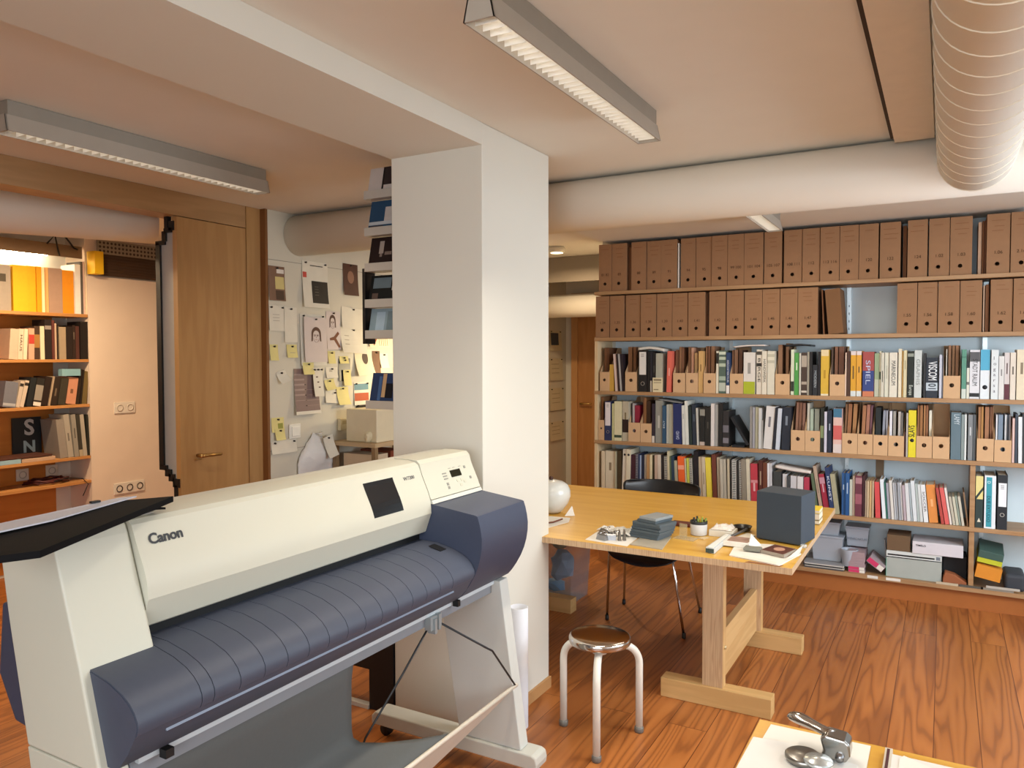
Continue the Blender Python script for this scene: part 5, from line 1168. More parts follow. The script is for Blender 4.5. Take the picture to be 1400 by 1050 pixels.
# ------------------------------------------------------------------ stool
st = thing('stool', 'small round stool with shiny metal seat and white tubular legs', 'stool', (-1.152, 2.735, 0))
cx, cy = -1.152, 2.735
bm = nb(); lathe(bm, [(.001,.384),(.100,.384),(.118,.388),(.1205,.393),(.1205,.408),(.117,.4135),(.110,.4165),(.06,.4185),(.001,.419)], (cx,cy,0), 48); obj('seat', bm, M('c9c2ba', .16, 1.0, var=.02), st)
for fx, fy in ((-1.326,2.772),(-1.098,2.578),(-1.038,2.868)):
    d = Vector((fx-cx, fy-cy, 0)); L = d.length; d.normalize(); P = [(cx+d.x*.012, cy+d.y*.012, .362)]
    for a in range(0, 91, 10):
        q = L-.085 + .085*math.sin(math.radians(a)); zq = .362-.085*(1-math.cos(math.radians(a))); P.append((cx+d.x*q, cy+d.y*q, zq))
    P.append((fx, fy, .015)); bm = nb(); tube(bm, P, .0145, 14); l = obj('leg', bm, M('dcd8cc', .35), st)
    bm = nb(); lathe(bm, [(.017,0),(.0185,.006),(.0185,.02),(.0155,.024)], (fx,fy,.0003), 20); obj('rubber_foot', bm, M('77736c', .5, .4), l)
bm = nb(); cyl(bm, (cx,cy,.345), (cx,cy,.384), .028, n=20); obj('hub', bm, M('dcd8cc', .35), st)

# ------------------------------------------------------------------ long work table
tb = thing('work_table', 'long birch work table with plywood trestle legs', 'table', (-1.45, 3.66, 0))
bm = nb(); box(bm, -2.45, -.487, 3.006, 4.316, .6745, .700, 0); top = obj('tabletop', bm, BIRCH, tb, bevel=.0015)
bm = nb(); box(bm, -2.45, -.487, 3.0045, 3.006, .6745, .6995); box(bm, -.487, -.4855, 3.006, 4.316, .6745, .6995); obj('edge_band', bm, PLY, top)
for xc in (-.833, -2.105):
    for ya in (3.225, 4.005):
        bm = nb(); box(bm, xc-.235, xc+.235, ya, ya+.078, .0005, .083); obj('trestle_foot', bm, BIRCHX, tb, bevel=.0015)
        bm = nb(); box(bm, xc-.055, xc+.032, ya+.014, ya+.062, .083, .6745); obj('trestle_post', bm, PLY, tb, bevel=.001)
        bm = nb(); box(bm, xc+.0322, xc+.034, ya+.014, ya+.062, .083, .6745); obj('post_face', bm, BIRCHZ, tb)
    bm = nb(); box(bm, xc-.018, xc+.012, 3.288, 4.018, .085, .30); obj('stretcher', bm, BIRCHY, tb, bevel=.001)
    bm = nb(); box(bm, xc-.016, xc+.010, 3.288, 4.018, .60, .6744); obj('top_rail', bm, BIRCHY, tb)
    for ya, z in ((3.262,.255),(4.045,.60)):
        bm = nb(); cyl(bm, (xc+.034, ya, z), (xc+.041, ya, z), .008, n=14); obj('bolt', bm, M('d8c9a0', .3, .6), tb)
TZ = .7003
def onto(px): return px
def sheet(pts, z, m, label, cat='paper', th=.0012, name='paper_sheet', group=None, curl=None):
    bm = nb(); poly(bm, [(x, y, z + (curl[i] if curl else 0)) for i, (x, y) in enumerate(pts)], (0,0,th)); return tag(obj(name, bm, m), label, cat, group)
# clips on a paper sheet
sheet([(-1.352,3.044),(-1.372,3.30),(-1.17,3.29),(-1.150,3.022)], TZ, WHITEP, 'white paper sheet with metal clips at the front edge of the table')
rnd = random.Random(5)
for k, (x, y, a) in enumerate(((-1.31,3.10,.3),(-1.285,3.075,1.2),(-1.26,3.14,.1),(-1.255,3.09,2.0),(-1.315,3.17,.9))):
    t = thing('bulldog_clip', 'silver bulldog clip on the white sheet, %s of the scattered clips from the left' % ['first','third','fifth','fourth','second'][k], 'clip', (x, y, TZ+.0014), 'clips on the paper sheet')
    bm = nb(); prism(bm, [(-.012,0),(.012,0),(.006,.02),(0,.026),(-.006,.02)], -.026, .026, 'y'); o = obj('body', bm, STEEL, None, at=(0,0,0)); o.parent = t
    bm = nb(); tube(bm, [(0,-.015,.024),(.02,-.012,.03),(.03,0,.032),(.02,.012,.03),(0,.015,.024)], .0015, 6); o = obj('handle', bm, CHROME, None, at=(0,0,0)); o.parent = t
    t.rotation_euler = (0, 0, a)
for k, (x, y) in enumerate(((-1.215,3.10),(-1.198,3.115))):
    t = thing('black_clip', '%s black folding clip beside the slab stack' % ('left','right')[k], 'clip', (x, y, TZ+.0014))
    bm = nb(); prism(bm, [(-.007,0),(.007,0),(.002,.045),(-.002,.045)], -.013, .013, 'y'); o = obj('body', bm, M('77716a', .35, .8), None, at=(0,0,0)); o.parent = t; t.rotation_euler = (0,0,.5)
for k, (x, y, s, c) in enumerate(((-1.30,3.22,.05,'d6d2c8'),(-1.27,3.25,.055,'cfcdc6'),(-1.235,3.20,.05,'dedad0'),(-1.22,3.255,.045,'c6c4bc'),(-1.335,3.245,.045,'e0dcd2'))):
    bm = nb(); n = 5; V = [[bm.verts.new((x+s*(i/n-.5)*1.6, y+s*(j/n-.5)*1.3, TZ+.003+rnd.uniform(0,.022)*(1 if 0 < i < n else .4))) for j in range(n+1)] for i in range(n+1)]
    for i in range(n):
        for j in range(n): bm.faces.new((V[i][j],V[i+1][j],V[i+1][j+1],V[i][j+1]))
    o = obj('crumpled_paper', bm, M(c, .7)); so = o.modifiers.new('t', 'SOLIDIFY'); so.thickness = .001; tag(o, 'crumpled pale paper scrap behind the clips, %s of five from the left' % ['second','third','fourth','fifth','first'][k], 'paper', 'crumpled paper scraps')
# slab samples
sheet([(-1.149,3.052),(-1.002,3.034),(-1.035,3.26),(-1.150,3.27)], TZ, M('a9a08e', .6), 'grey board under the stack of slate slabs', 'board', .004, 'board')
for k in range(8):
    z = TZ + .0042 + k*.0118; dx, dy, a = rnd.uniform(-.007,.007), rnd.uniform(-.006,.006), rnd.uniform(-.06,.06)
    bm = nb(); w = .072 - (.004*k if k > 5 else 0); box(bm, -w, w, -.064, .064, 0, .0112); o = obj('slate_slab', bm, M('4d575c' if k < 7 else '8b9090', .5), at=(0,0,0), bevel=.001)
    o.location = (-1.118+dx+.006*k*.5, 3.232+dy, z); o.rotation_euler = (0, 0, -.25+a); tag(o, '%s slate grey slab from the bottom of the stack on the table' % ORD[k], 'slab', 'stacked grey slabs')
# clear holder, cases, pot
bm = nb(); poly(bm, [(-1.01,3.30,TZ),(-.975,3.29,TZ),(-.975,3.29,TZ+.06),(-1.01,3.30,TZ+.06)], (.001,.004,0)); poly(bm, [(-1.025,3.255,TZ),(-.93,3.235,TZ),(-.925,3.30,TZ),(-1.015,3.32,TZ)], (0,0,.003))
tag(obj('acrylic_holder', bm, M('d9c9a0', .15, alpha=.35)), 'small clear acrylic holder left of the white pot', 'holder')
bm = nb(); box(bm, -1.115, -1.005, 3.49, 3.55, TZ, TZ+.018); tag(obj('glasses_case', bm, M('5e2a20', .5), bevel=.008, seg=3), 'reddish brown flat case left of the white pot', 'case')
bm = nb(); box(bm, -.905, -.83, 3.50, 3.555, TZ, TZ+.016); tag(obj('notebook', bm, M('4d5660', .5), bevel=.002), 'slate blue pad just right of the white pot', 'pad')
t = thing('pot', 'small white pot holding yellow and black bits on the table', 'pot', (-.945,3.375,TZ))
bm = nb(); lathe(bm, [(.030,.0),(.036,.004),(.038,.05),(.038,.062),(.0355,.062),(.0345,.05),(.03,.046),(.001,.046)], (-.945,3.375,TZ), 36); obj('body', bm, M('d6d8d8', .4), t)
bm = nb(); lathe(bm, [(.0382,.051),(.0386,.056),(.0386,.0635),(.035,.064),(.0349,.055)], (-.945,3.375,TZ), 36, cap=False); obj('rim', bm, M('2a2c2c', .5), t, label='dark rim')
for k in range(9):
    a = k*2.4; r = .006+.0025*k; c = ('c9a52a','2a2a22','7d8a3a')[k % 3]; x, y = -.945+r*math.cos(a), 3.375+r*math.sin(a)
    bm = nb(); cyl(bm, (x, y, TZ+.048), (x+.006*math.cos(a), y+.006*math.sin(a), TZ+.076+.006*(k%2)), .0045, n=8); tag(obj('marker_stub', bm, M(c, .5)), '%s stub sticking out of the white pot, number %s round the rim' % ({'c9a52a':'yellow','2a2a22':'black','7d8a3a':'olive'}[c], ORD[k]), 'stub', 'stubs in the white pot')
bm = nb(); prism(bm, [(-.925,3.30),(-.90,3.29),(-.885,3.335),(-.91,3.34)], TZ, TZ+.004, 'z'); tag(obj('wood_chip', bm, M('d3b98c', .6)), 'small pale wooden chip in front of the pot', 'chip')
# tissue box, dish, level
t = thing('tissue_box', 'low white box heaped with crumpled tissue right of the pot', 'box', (-.845,3.42,TZ))
bm = nb(); box(bm, -.90, -.795, 3.375, 3.47, TZ, TZ+.028); obj('body', bm, M('d9d2c0', .6), t, bevel=.002)
bm = nb(); n = 7; V = [[bm.verts.new((-.893+.09*i/n, 3.382+.08*j/n, TZ+.029+rnd.uniform(.0,.022)*(1 if 0<i<n and 0<j<n else .1))) for j in range(n+1)] for i in range(n+1)]
for i in range(n):
    for j in range(n): bm.faces.new((V[i][j],V[i+1][j],V[i+1][j+1],V[i][j+1]))
obj('tissue', bm, M('e3d8cc', .8), t)
bm = nb(); lathe(bm, [(.02,0),(.034,.006),(.040,.02),(.042,.024),(.038,.024),(.03,.01),(.001,.007)], (-.79,3.545,TZ), 36); tag(obj('dish', bm, M('1c1a1c', .3)), 'shallow black dish behind the crumpled tissue', 'dish')
t = thing('spirit_level', 'grey and white bar tool pointing at the table front', 'tool', (-.815,3.2,TZ))
bm = nb(); prism(bm, [(-.835,3.085),(-.796,3.075),(-.797,3.355),(-.823,3.362)], TZ, TZ+.022, 'z'); obj('body', bm, M('c6cac8', .35), t, bevel=.002)
bm = nb(); box(bm, -.832, -.799, 3.0745, 3.0765, TZ+.003, TZ+.019); obj('end_cap', bm, M('3a4a48', .4), t)
bm = nb(); prism(bm, [(-.829,3.09),(-.803,3.083),(-.804,3.35),(-.818,3.354)], TZ+.022, TZ+.023, 'z'); obj('scale', bm, M('e2e2da', .5), t)
bm = nb(); tube(bm, [(-.80,3.36,TZ+.012),(-.775,3.42,TZ+.02),(-.755,3.47,TZ+.028)], .006, 8); tag(obj('marker_pen', bm, M('5a5652', .5)), 'grey pen between the bar tool and the black dish', 'pen')
# papers and prints round the dark box
sheet([(-.737,3.076),(-.535,3.012),(-.489,3.235),(-.60,3.34),(-.76,3.30)], TZ, M('e2ded2', .7), 'large white sheets under the photo print at the table corner', th=.004)
sheet([(-.700,3.060),(-.545,3.016),(-.55,3.05),(-.68,3.09)], TZ+.0042, M('ded8c8', .7), 'narrow white strip on top of the corner sheets', th=.001)
sheet([(-.528,3.085),(-.487,3.18),(-.489,3.30),(-.502,3.25)], TZ+.0052, M('dcd8ce', .7), 'loose white sheet with a lifted corner right of the photo print', curl=(0,.006,.022,.004))
t = thing('booklet', 'open white booklet with pinkish photo left of the dark box', 'booklet', (-.75,3.27,TZ+.0045))
bm = nb(); box(bm, -.80, -.69, 3.215, 3.33, TZ+.0045, TZ+.022); obj('pages', bm, M('e0dbd0', .7), t, bevel=.001)
bm = nb(); box(bm, -.785, -.70, 3.235, 3.325, TZ+.022, TZ+.0235); obj('photo', bm, M('a08070', .5, var=.4, scale=40), t, label='pinkish brown photo')
sheet([(-.78,3.36),(-.72,3.345),(-.712,3.44),(-.75,3.47)], TZ, M('ded6c4', .7), 'cream sheet between the booklet and the dark box', th=.012)
bm = nb(); poly(bm, [(-.71,3.27,TZ+.0046),(-.69,3.20,TZ+.008),(-.64,3.21,TZ+.008),(-.655,3.29,TZ+.0046),(-.70,3.30,TZ+.045)], (0,.001,.001)); tag(obj('paper_scrap', bm, WHITEP), 'white paper scrap with curled up tip before the dark box', 'paper')
bm = nb(); box(bm, -.70, -.635, 3.155, 3.205, TZ+.009, TZ+.020); tag(obj('card_stack', bm, M('7d7c70', .6), bevel=.001), 'small grey green card pack left of the photo print', 'card pack')
t = thing('photo_print', 'dark brown portrait print lying before the dark box', 'print', (-.57,3.22,TZ+.0055))
bm = nb(); poly(bm, [(-.634,3.165,TZ+.0058),(-.535,3.122,TZ+.0058),(-.505,3.245,TZ+.0058),(-.600,3.285,TZ+.0058)], (0,0,.012)); obj('mount', bm, M('9c8f80', .6), t)
bm = nb(); poly(bm, [(-.630,3.168,TZ+.0182),(-.540,3.130,TZ+.0182),(-.512,3.240,TZ+.0182),(-.598,3.278,TZ+.0182)], (0,0,.0008)); obj('image', bm, M('5a3024', .45, var=.35, scale=25), t)
bm = nb(); n = 18; c = Vector((-.568,3.205,TZ+.0192)); poly(bm, [(c.x+.022*math.cos(2*PI*k/n), c.y+.030*math.sin(2*PI*k/n), c.z) for k in range(n)], (0,0,.0003)); obj('pale_face', bm, M('b98a72', .5), t)
bm = nb(); poly(bm, [(-.66,3.008,TZ),(-.53,3.006,TZ),(-.52,3.03,TZ),(-.65,3.03,TZ)], (0,0,.0012)); tag(obj('paper_sheet', bm, M('8a5a38', .6)), 'brown printed sheet peeping out at the table corner', 'paper')
# dark blue grey cube
b = thing('speaker_box', 'dark blue grey box standing upright on the table corner', 'box', (-.6,3.48,TZ))
o = None
bm = nb(); prism(bm, [(-.704,3.4215),(-.509,3.366),(-.478,3.535),(-.672,3.588)], TZ+.0045, TZ+.213, 'z'); obj('body', bm, M('38424c', .6, var=.04), b, bevel=.003)
# yellow and white books behind it
for k, (z, h, c, l) in enumerate(((0,.022,'7d6e42','olive brown book at the bottom of the stack behind the dark box'),(.0225,.030,'b5b2a2','grey and white book in the stack behind the dark box'),(.053,.018,'e0c23a','yellow book on top of the stack behind the dark box'))):
    t = thing('book', l, 'book', (-.57,3.9,TZ+z), 'books on the table corner')
    bm = nb(); box(bm, -.66, -.502, 3.845, 3.96, TZ+z, TZ+z+h); obj('cover', bm, M(c, .6), t, bevel=.001)
    bm = nb(); box(bm, -.655, -.5015, 3.8445, 3.955, TZ+z+.004, TZ+z+h-.004); obj('pages', bm, PAGE, t)
bm = nb(); lathe(bm, [(.012,0),(.013,.012),(.008,.014)], (-.498,3.36,TZ), 16); tag(obj('glass_stopper', bm, M('d0d4d4', .1, alpha=.5)), 'tiny clear cap at the right edge of the table', 'cap')
# white vessel and papers at the column side
t = thing('white_jug', 'round white jug standing beside the column on the table', 'jug', (-1.745,3.50,TZ+.0015))
bm = nb(); lathe(bm, [(.045,0),(.06,.012),(.088,.05),(.100,.085),(.098,.115),(.085,.142),(.06,.158),(.03,.166),(.001,.168)], (-1.745,3.50,TZ+.0015), 44); obj('body', bm, M('d8dad4', .25, coat=.4), t)
bm = nb(); lathe(bm, [(.006,.166),(.011,.172),(.010,.182),(.001,.186)], (-1.745,3.50,TZ+.0015), 18); obj('knob', bm, M('4a2a1c', .5), t, label='dark knob')
sheet([(-1.78,3.16),(-1.60,3.15),(-1.565,3.33),(-1.60,3.42),(-1.76,3.40)], TZ, WHITEP, 'white papers lying in front of the white jug')
bm = nb(); tube(bm, [(-1.66,3.20,TZ+.006),(-1.62,3.27,TZ+.006),(-1.60,3.33,TZ+.012)], .004, 8); tag(obj('pencil', bm, M('6e3a26', .6)), 'brown pencil on the papers before the jug', 'pencil')
bm = nb(); poly(bm, [(-1.64,3.44,TZ+.002),(-1.60,3.47,TZ+.002),(-1.615,3.47,TZ+.05)], (.001,.002,0)); tag(obj('paper_scrap', bm, WHITEP), 'folded white paper wedge beside the jug', 'paper')

# ------------------------------------------------------------------ black shell chair behind the table
ch = thing('shell_chair', 'black plywood shell chair with thin chrome legs behind the table', 'chair', (-1.42,4.18,0))
prof = [(3.775,.398,.15),(3.795,.414,.19),(3.87,.423,.212),(3.98,.421,.218),(4.10,.417,.208),(4.22,.423,.17),(4.31,.45,.14),(4.385,.50,.125),(4.415,.57,.16),(4.435,.63,.22),(4.45,.69,.245),(4.458,.73,.245),(4.462,.748,.225),(4.464,.756,.185)]
bm = nb(); rows = []; n = 14; cxh = -1.445
for y, z, hw in prof:
    r_ = []
    for k in range(n+1):
        u = -1+2*k/n; lift = .030*u*u if z < .46 else 0; wrap = -.055*u*u if z > .46 else 0
        r_.append(bm.verts.new((cxh+.075*(4.35-y)/.55+hw*u, y+wrap, z+lift)))
    rows.append(r_)
for A, B in zip(rows, rows[1:]):
    for k in range(n): bm.faces.new((A[k], A[k+1], B[k+1], B[k])).smooth = True
o = obj('shell', bm, M('15181c', .3, coat=.25), ch); s = o.modifiers.new('t', 'SOLIDIFY'); s.thickness = .011; s2 = o.modifiers.new('s', 'SUBSURF'); s2.levels = s2.render_levels = 1
for fx, fy in ((-1.649,4.02),(-1.665,4.326),(-1.180,3.945),(-1.219,4.392)):
    tx = cxh + (.10 if fx > cxh else -.10); ty = 4.13 + (.08 if fy > 4.2 else -.08)
    mx_ = cxh + (.185 if fx > cxh else -.185); my = 4.13 + (.125 if fy > 4.2 else -.125)
    bm = nb(); tube(bm, [(tx,ty,.400),(mx_-.02*(1 if fx>cxh else -1),my,.402),(mx_,my+(fy-my)*.06,.385),(fx,fy,.012)], .0075, 10); l = obj('leg', bm, CHROME, ch)
    bm = nb(); lathe(bm, [(.009,0),(.011,.004),(.010,.03)], (fx,fy,.0003), 14); obj('foot_cap', bm, BLACK, l)
bm = nb(); lathe(bm, [(.05,.396),(.055,.402),(.05,.412)], (cxh,4.13,0), 24); obj('mount_plate', bm, STEEL, ch)

# ------------------------------------------------------------------ waste bin under the table
wb = thing('waste_bin', 'translucent blue grey bin full of rubbish under the table', 'bin', (-2.08,4.27,0))
def frustum(bm, cx, cy, z0, z1, a0, a1, b0, b1, th):
    def R(a, b, z): return [bm.verts.new((cx+sx*a, cy+sy*b, z)) for sx, sy in ((-1,-1),(1,-1),(1,1),(-1,1))]
    A, B, Ci, D = R(a0,b0,z0), R(a1,b1,z1), R(a1-th,b1-th,z1), R(a0-th,b0-th,z0+th)
    for P, Q in ((A,B),(B,Ci),(Ci,D)):
        for k in range(4): bm.faces.new((P[k],P[(k+1)%4],Q[(k+1)%4],Q[k]))
    bm.faces.new(A[::-1]); bm.faces.new(D)
bm = nb(); frustum(bm, -2.08, 4.27, .0005, .42, .145, .165, .125, .145, .003); obj('shell', bm, M('93a3b0', .2, alpha=.22), wb, bevel=.006)
bm = nb(); frustum(bm, -2.08, 4.27, .405, .425, .170, .170, .150, .150, .008); obj('rim', bm, M('5c646c', .4), wb)
def crumple(name, c, s, m, label, cat, sd, k=(1,1,1)):
    r = random.Random(sd); bm = nb(); bmesh.ops.create_icosphere(bm, subdivisions=2, radius=1)
    for v in bm.verts:
        q = r.uniform(.72,1.08); v.co = Vector((v.co.x*q*s*k[0]+c[0], v.co.y*q*s*k[1]+c[1], v.co.z*q*s*k[2]+c[2]))
    return tag(obj(name, bm, m), label, cat)
crumple('crumpled_bag', (-2.03,4.225,.212), .092, M('a4c0e2', .5), 'pale blue crumpled bag inside the waste bin', 'rubbish', 1, (.95,.7,1.15))
crumple('crumpled_paper', (-2.12,4.30,.06), .05, M('6f98c0', .5), 'darker blue crumpled paper at the bottom of the bin', 'rubbish', 2, (1.6,1.2,.8))
crumple('crumpled_paper', (-2.05,4.24,.345), .048, M('b9a668', .6), 'yellowish crumpled paper at the top of the bin', 'rubbish', 3, (1.2,1,.8))
crumple('crumpled_paper', (-2.16,4.25,.36), .05, M('c9c6b8', .6), 'pale crumpled paper at the top left of the bin', 'rubbish', 4, (1,1,.8))

# ------------------------------------------------------------------ near desk in the corner
dk = thing('desk', 'birch desk at the lower right corner carrying papers and an embosser', 'desk', (.2,1.1,0))
bm = nb(); box(bm, -.333, 1.1, .55, 1.672, .690, .720); obj('desktop', bm, BIRCH, dk, bevel=.0015)
for x, y in ((-.25,1.58),(1.0,1.58),(-.25,.65),(1.0,.65)):
    bm = nb(); box(bm, x-.03, x+.03, y-.03, y+.03, .0005, .690); obj('leg', bm, BIRCHZ, dk, bevel=.002)
DZ = .7203
sheet([(-.306,1.652),(-.115,1.656),(-.115,1.40),(-.318,1.40)], DZ, WHITEP, 'upper stack of white sheets under the embosser on the near desk', th=.003)
sheet([(-.326,1.575),(-.255,1.585),(-.13,1.56),(-.13,1.30),(-.331,1.30)], DZ+.0032, M('e6e4de', .7), 'lower white sheets shifted to the left on the near desk', th=.002)
em = thing('embosser', 'chrome hand embosser with lever and round plates on the near desk', 'embosser', (-.2,1.56,DZ+.0054))
EZ = DZ+.0054
bm = nb(); lathe(bm, [(.001,0),(.030,0),(.034,.006),(.034,.012),(.030,.015),(.001,.016)], (-.222,1.525,EZ), 36); obj('base_plate', bm, M('8f8c86', .3, .9), em)
bm = nb(); lathe(bm, [(.001,.016),(.024,.016),(.027,.020),(.024,.024),(.001,.026)], (-.192,1.500,EZ), 36); obj('stamp_plate', bm, M('c3c9c8', .25, .7), em)
bm = nb(); prism(bm, [(x, EZ+z) for x, z in ((-.196,.004),(-.150,.004),(-.142,.018),(-.143,.040),(-.152,.047),(-.186,.050),(-.196,.042),(-.190,.02))], 1.545, 1.590); obj('head', bm, M('9a9894', .2, .95), em, bevel=.004, seg=3)

bm = nb(); rows = []
for t_, (x, y, z, w, h) in enumerate(((-.172,1.568,.044,.012,.006),(-.192,1.575,.045,.010,.006),(-.208,1.583,.046,.0095,.006),(-.226,1.592,.047,.012,.007),(-.243,1.602,.047,.014,.008),(-.256,1.610,.046,.012,.007),(-.262,1.613,.045,.005,.004))):
    dx, dy = .62, .78
    rows.append([bm.verts.new((x+1.4*w*dx*math.cos(a), y+1.4*w*dy*math.cos(a), EZ+z+1.3*h*math.sin(a))) for a in [2*PI*k/12 for k in range(12)]])
for A, B in zip(rows, rows[1:]):
    for k in range(12): bm.faces.new((A[k], A[(k+1)%12], B[(k+1)%12], B[k])).smooth = True
bm.faces.new(rows[0][::-1]); bm.faces.new(rows[-1]); obj('lever', bm, M('b5b3b0', .14, 1.0), em, sub=1)
bm = nb(); cyl(bm, (-.16,1.538,EZ+.014), (-.16,1.597,EZ+.014), .008, n=16); obj('pivot_bolt', bm, STEEL, em)
nbk = thing('notebook', 'white notebook with dark red spine stripe on the near desk', 'notebook', (-.02,1.5,DZ))
bm = nb(); box(bm, -.082, .12, 1.30, 1.628, DZ, DZ+.010); obj('pages', bm, M('dcd9d2', .7), nbk, bevel=.001)
bm = nb(); box(bm, -.088, -.075, 1.30, 1.645, DZ, DZ+.012); obj('spine', bm, M('c9c0b0', .6), nbk)
bm = nb(); box(bm, -.0845, -.0795, 1.30, 1.640, DZ+.012, DZ+.0128); obj('spine_stripe', bm, M('4a1f24', .6), nbk, label='dark red stripe')
sheet([(-.062,1.612),(-.055,1.628),(.0,1.60),(.10,1.60),(.10,1.35),(-.06,1.35)], DZ+.0103, WHITEP, 'white sheet lying on the notebook of the near desk')
# ------------------------------------------------------------------ pinned papers on the board wall
XW = -3.5578; PIN = M('2a2420', .5)
def pinned(y0, y1, z0, z1, m, label, cat='note', name='pinned_note', pins=1, curl=.012, tilt=0, group=None, off=0.0, border=None):
    """a sheet on the board: held at its pins, standing off a little at the foot"""
    t = thing(name, label, cat, (XW+off, (y0+y1)/2, z1), group); bm = nb(); n = 6; F = []; B = []
    cy = (y0+y1)/2; cz = (z0+z1)/2; ca, sa = math.cos(tilt), math.sin(tilt)
    def P(y, z, d): return (XW+off+d, cy+(y-cy)*ca-(z-cz)*sa, cz+(y-cy)*sa+(z-cz)*ca)
    for i in range(n+1):
        u = i/n; z = z1+(z0-z1)*u; d = .0012 + curl*u*u
        F.append([bm.verts.new(P(y, z, d)) for y in (y0, y1)]); B.append([bm.verts.new(P(y, z, d-.0007)) for y in (y0, y1)])
    for i in range(n):
        for q in ((F[i][0],F[i][1],F[i+1][1],F[i+1][0]),(B[i][1],B[i][0],B[i+1][0],B[i+1][1]),(F[i][0],F[i+1][0],B[i+1][0],B[i][0]),(F[i][1],B[i][1],B[i+1][1],F[i+1][1])): bm.faces.new(q)
    bm.faces.new((F[0][0],B[0][0],B[0][1],F[0][1])); bm.faces.new((F[n][0],F[n][1],B[n][1],B[n][0])); obj('sheet', bm, m, t)
    for k in range(pins):
        yy = cy if pins == 1 else y0+(y1-y0)*(.12+.76*k/(pins-1)); p = P(yy, z1-.012, .002)
        bm = nb(); cyl(bm, p, (p[0]+.012, p[1], p[2]), .0045, .006, n=10); obj('pin', bm, PIN, t)
    t['_p'] = 0; del t['_p']
    def patch(a0, a1, b0, b1, mm, nm='print', lab=None, pts=None):
        """printed area on the sheet, in fractions of its width and height (from the top)"""
        bm = nb(); k = 8; A = []
        if pts:
            V = []
            for fy, fz in pts: V.append(bm.verts.new(P(y0+(y1-y0)*fy, z1+(z0-z1)*fz, .0018+curl*fz*fz)))
            bm.faces.new(V); r = bmesh.ops.extrude_face_region(bm, geom=bm.faces[:]); 
            for e in r['geom']:
                if isinstance(e, bmesh.types.BMVert): e.co.x += .0005
        else:
            for i in range(k+1):
                u = b0+(b1-b0)*i/k; z = z1+(z0-z1)*u; d = .0014+curl*u*u
                A.append([bm.verts.new(P(y0+(y1-y0)*f, z, d+e)) for f, e in ((a0,0),(a0,.0005),(a1,.0005),(a1,0))])
            for X, Y in zip(A, A[1:]):
                for j in range(4): bm.faces.new((X[j], X[(j+1)%4], Y[(j+1)%4], Y[j]))
            bm.faces.new(A[0]); bm.faces.new(A[-1][::-1])
        return obj(nm, bm, mm, t, label=lab)
    return patch
YN = M('d3c683', .7); PW = M('d4cdbc', .75); LIL = M('c6b9b3', .7); HAIR = M('54392c', .7); DIM = M('a49a8a', .7); DKP = M('1e1c1c', .4, var=.5, scale=20)
p = pinned(3.316, 3.446, 1.844, 2.054, M('7a5c48', .6, var=.2, scale=20), 'brown poster with a yellow square beside the door post', 'poster', 'pinned_poster'); p(.40,.95,.30,.66, M('c9b878',.6)); p(.5,.95,.08,.2, M('d8cfc4',.6)); p(.4,.9,.70,.97, M('4a3526',.6))
p = pinned(3.318, 3.436, 1.660, 1.815, PW, 'white note sheet under the brown poster', pins=2, curl=.006)
for k in range(3): p(.25,.7,.35+.12*k,.37+.12*k, DIM)
p = pinned(3.440, 3.546, 1.592, 1.811, PW, 'tall blank white sheet right of the white note sheet', curl=.006)
pinned(3.320, 3.385, 1.479, 1.577, YN, 'pale yellow note close to the door post at eye height', curl=.01)
p = pinned(3.457, 3.543, 1.496, 1.578, YN, 'yellow note left of the large woman portrait sheet', curl=.012); p(.3,.8,.6,.64, DIM)
p = pinned(3.595, 3.827, 1.818, 2.115, PW, 'white poster with black photo and a small red tab', 'poster', 'pinned_poster', 2, .02); p(.34,.97,.42,.90, DKP, 'photo'); p(.02,.16,.24,.36, M('b8483c',.6), 'red_tab'); p(.3,.8,.08,.10, M('4a443c',.6)); p(.45,.6,.5,.78, M('6a665e',.5), 'photo_highlight')
def face(p, cx, cz, s, m=HAIR):
    """a simple drawn head: hair, brows, mouth"""
    H = []
    for a in range(0, 181, 15): H.append((cx-s*math.cos(math.radians(a)), cz-s*.7*math.sin(math.radians(a))))
    I = [(cx+s*.66*math.cos(math.radians(a)), cz+.02-s*.42*math.sin(math.radians(a))) for a in range(0, 181, 15)]
    p(0,0,0,0, m, 'drawn_hair', pts=[(cx-s*1.05, cz+s*.85)] + H + [(cx+s*1.05, cz+s*.85), (cx+s*.78, cz+s*.8)] + I + [(cx-s*.78, cz+s*.8)])
    p(cx-s*.5, cx-s*.08, cz+s*.12, cz+s*.2, m, 'drawn_brow'); p(cx+s*.08, cx+s*.5, cz+s*.12, cz+s*.2, m, 'drawn_brow'); p(cx-s*.22, cx+s*.22, cz+s*.64, cz+s*.69, M('a0705c',.7), 'drawn_mouth')
    L = M('8a6e62',.7)
    for e in (-.3, .3): p(cx+s*(e-.13), cx+s*(e+.13), cz+s*.25, cz+s*.31, m, 'drawn_eye')
    p(cx-s*.03, cx+s*.04, cz+s*.3, cz+s*.5, L, 'drawn_nose')
    J = [(cx+s*.62*math.cos(math.radians(a)), cz+s*.45+s*.5*math.sin(math.radians(a))) for a in range(10, 171, 16)]
    p(0,0,0,0, L, 'drawn_jaw', pts=J+[(cx+(x-cx)*.93, z-s*.035) for x, z in reversed(J)])
p = pinned(3.572, 3.800, 1.445, 1.775, PW, 'white backing sheet behind the large portrait drawing', 'paper', 'pinned_sheet', 2, .012)
p = pinned(3.592, 3.794, 1.467, 1.755, LIL, 'large portrait drawing of a dark haired head on lilac paper', 'drawing', 'pinned_drawing', 1, .01, off=.016); face(p, .52, .36, .21)
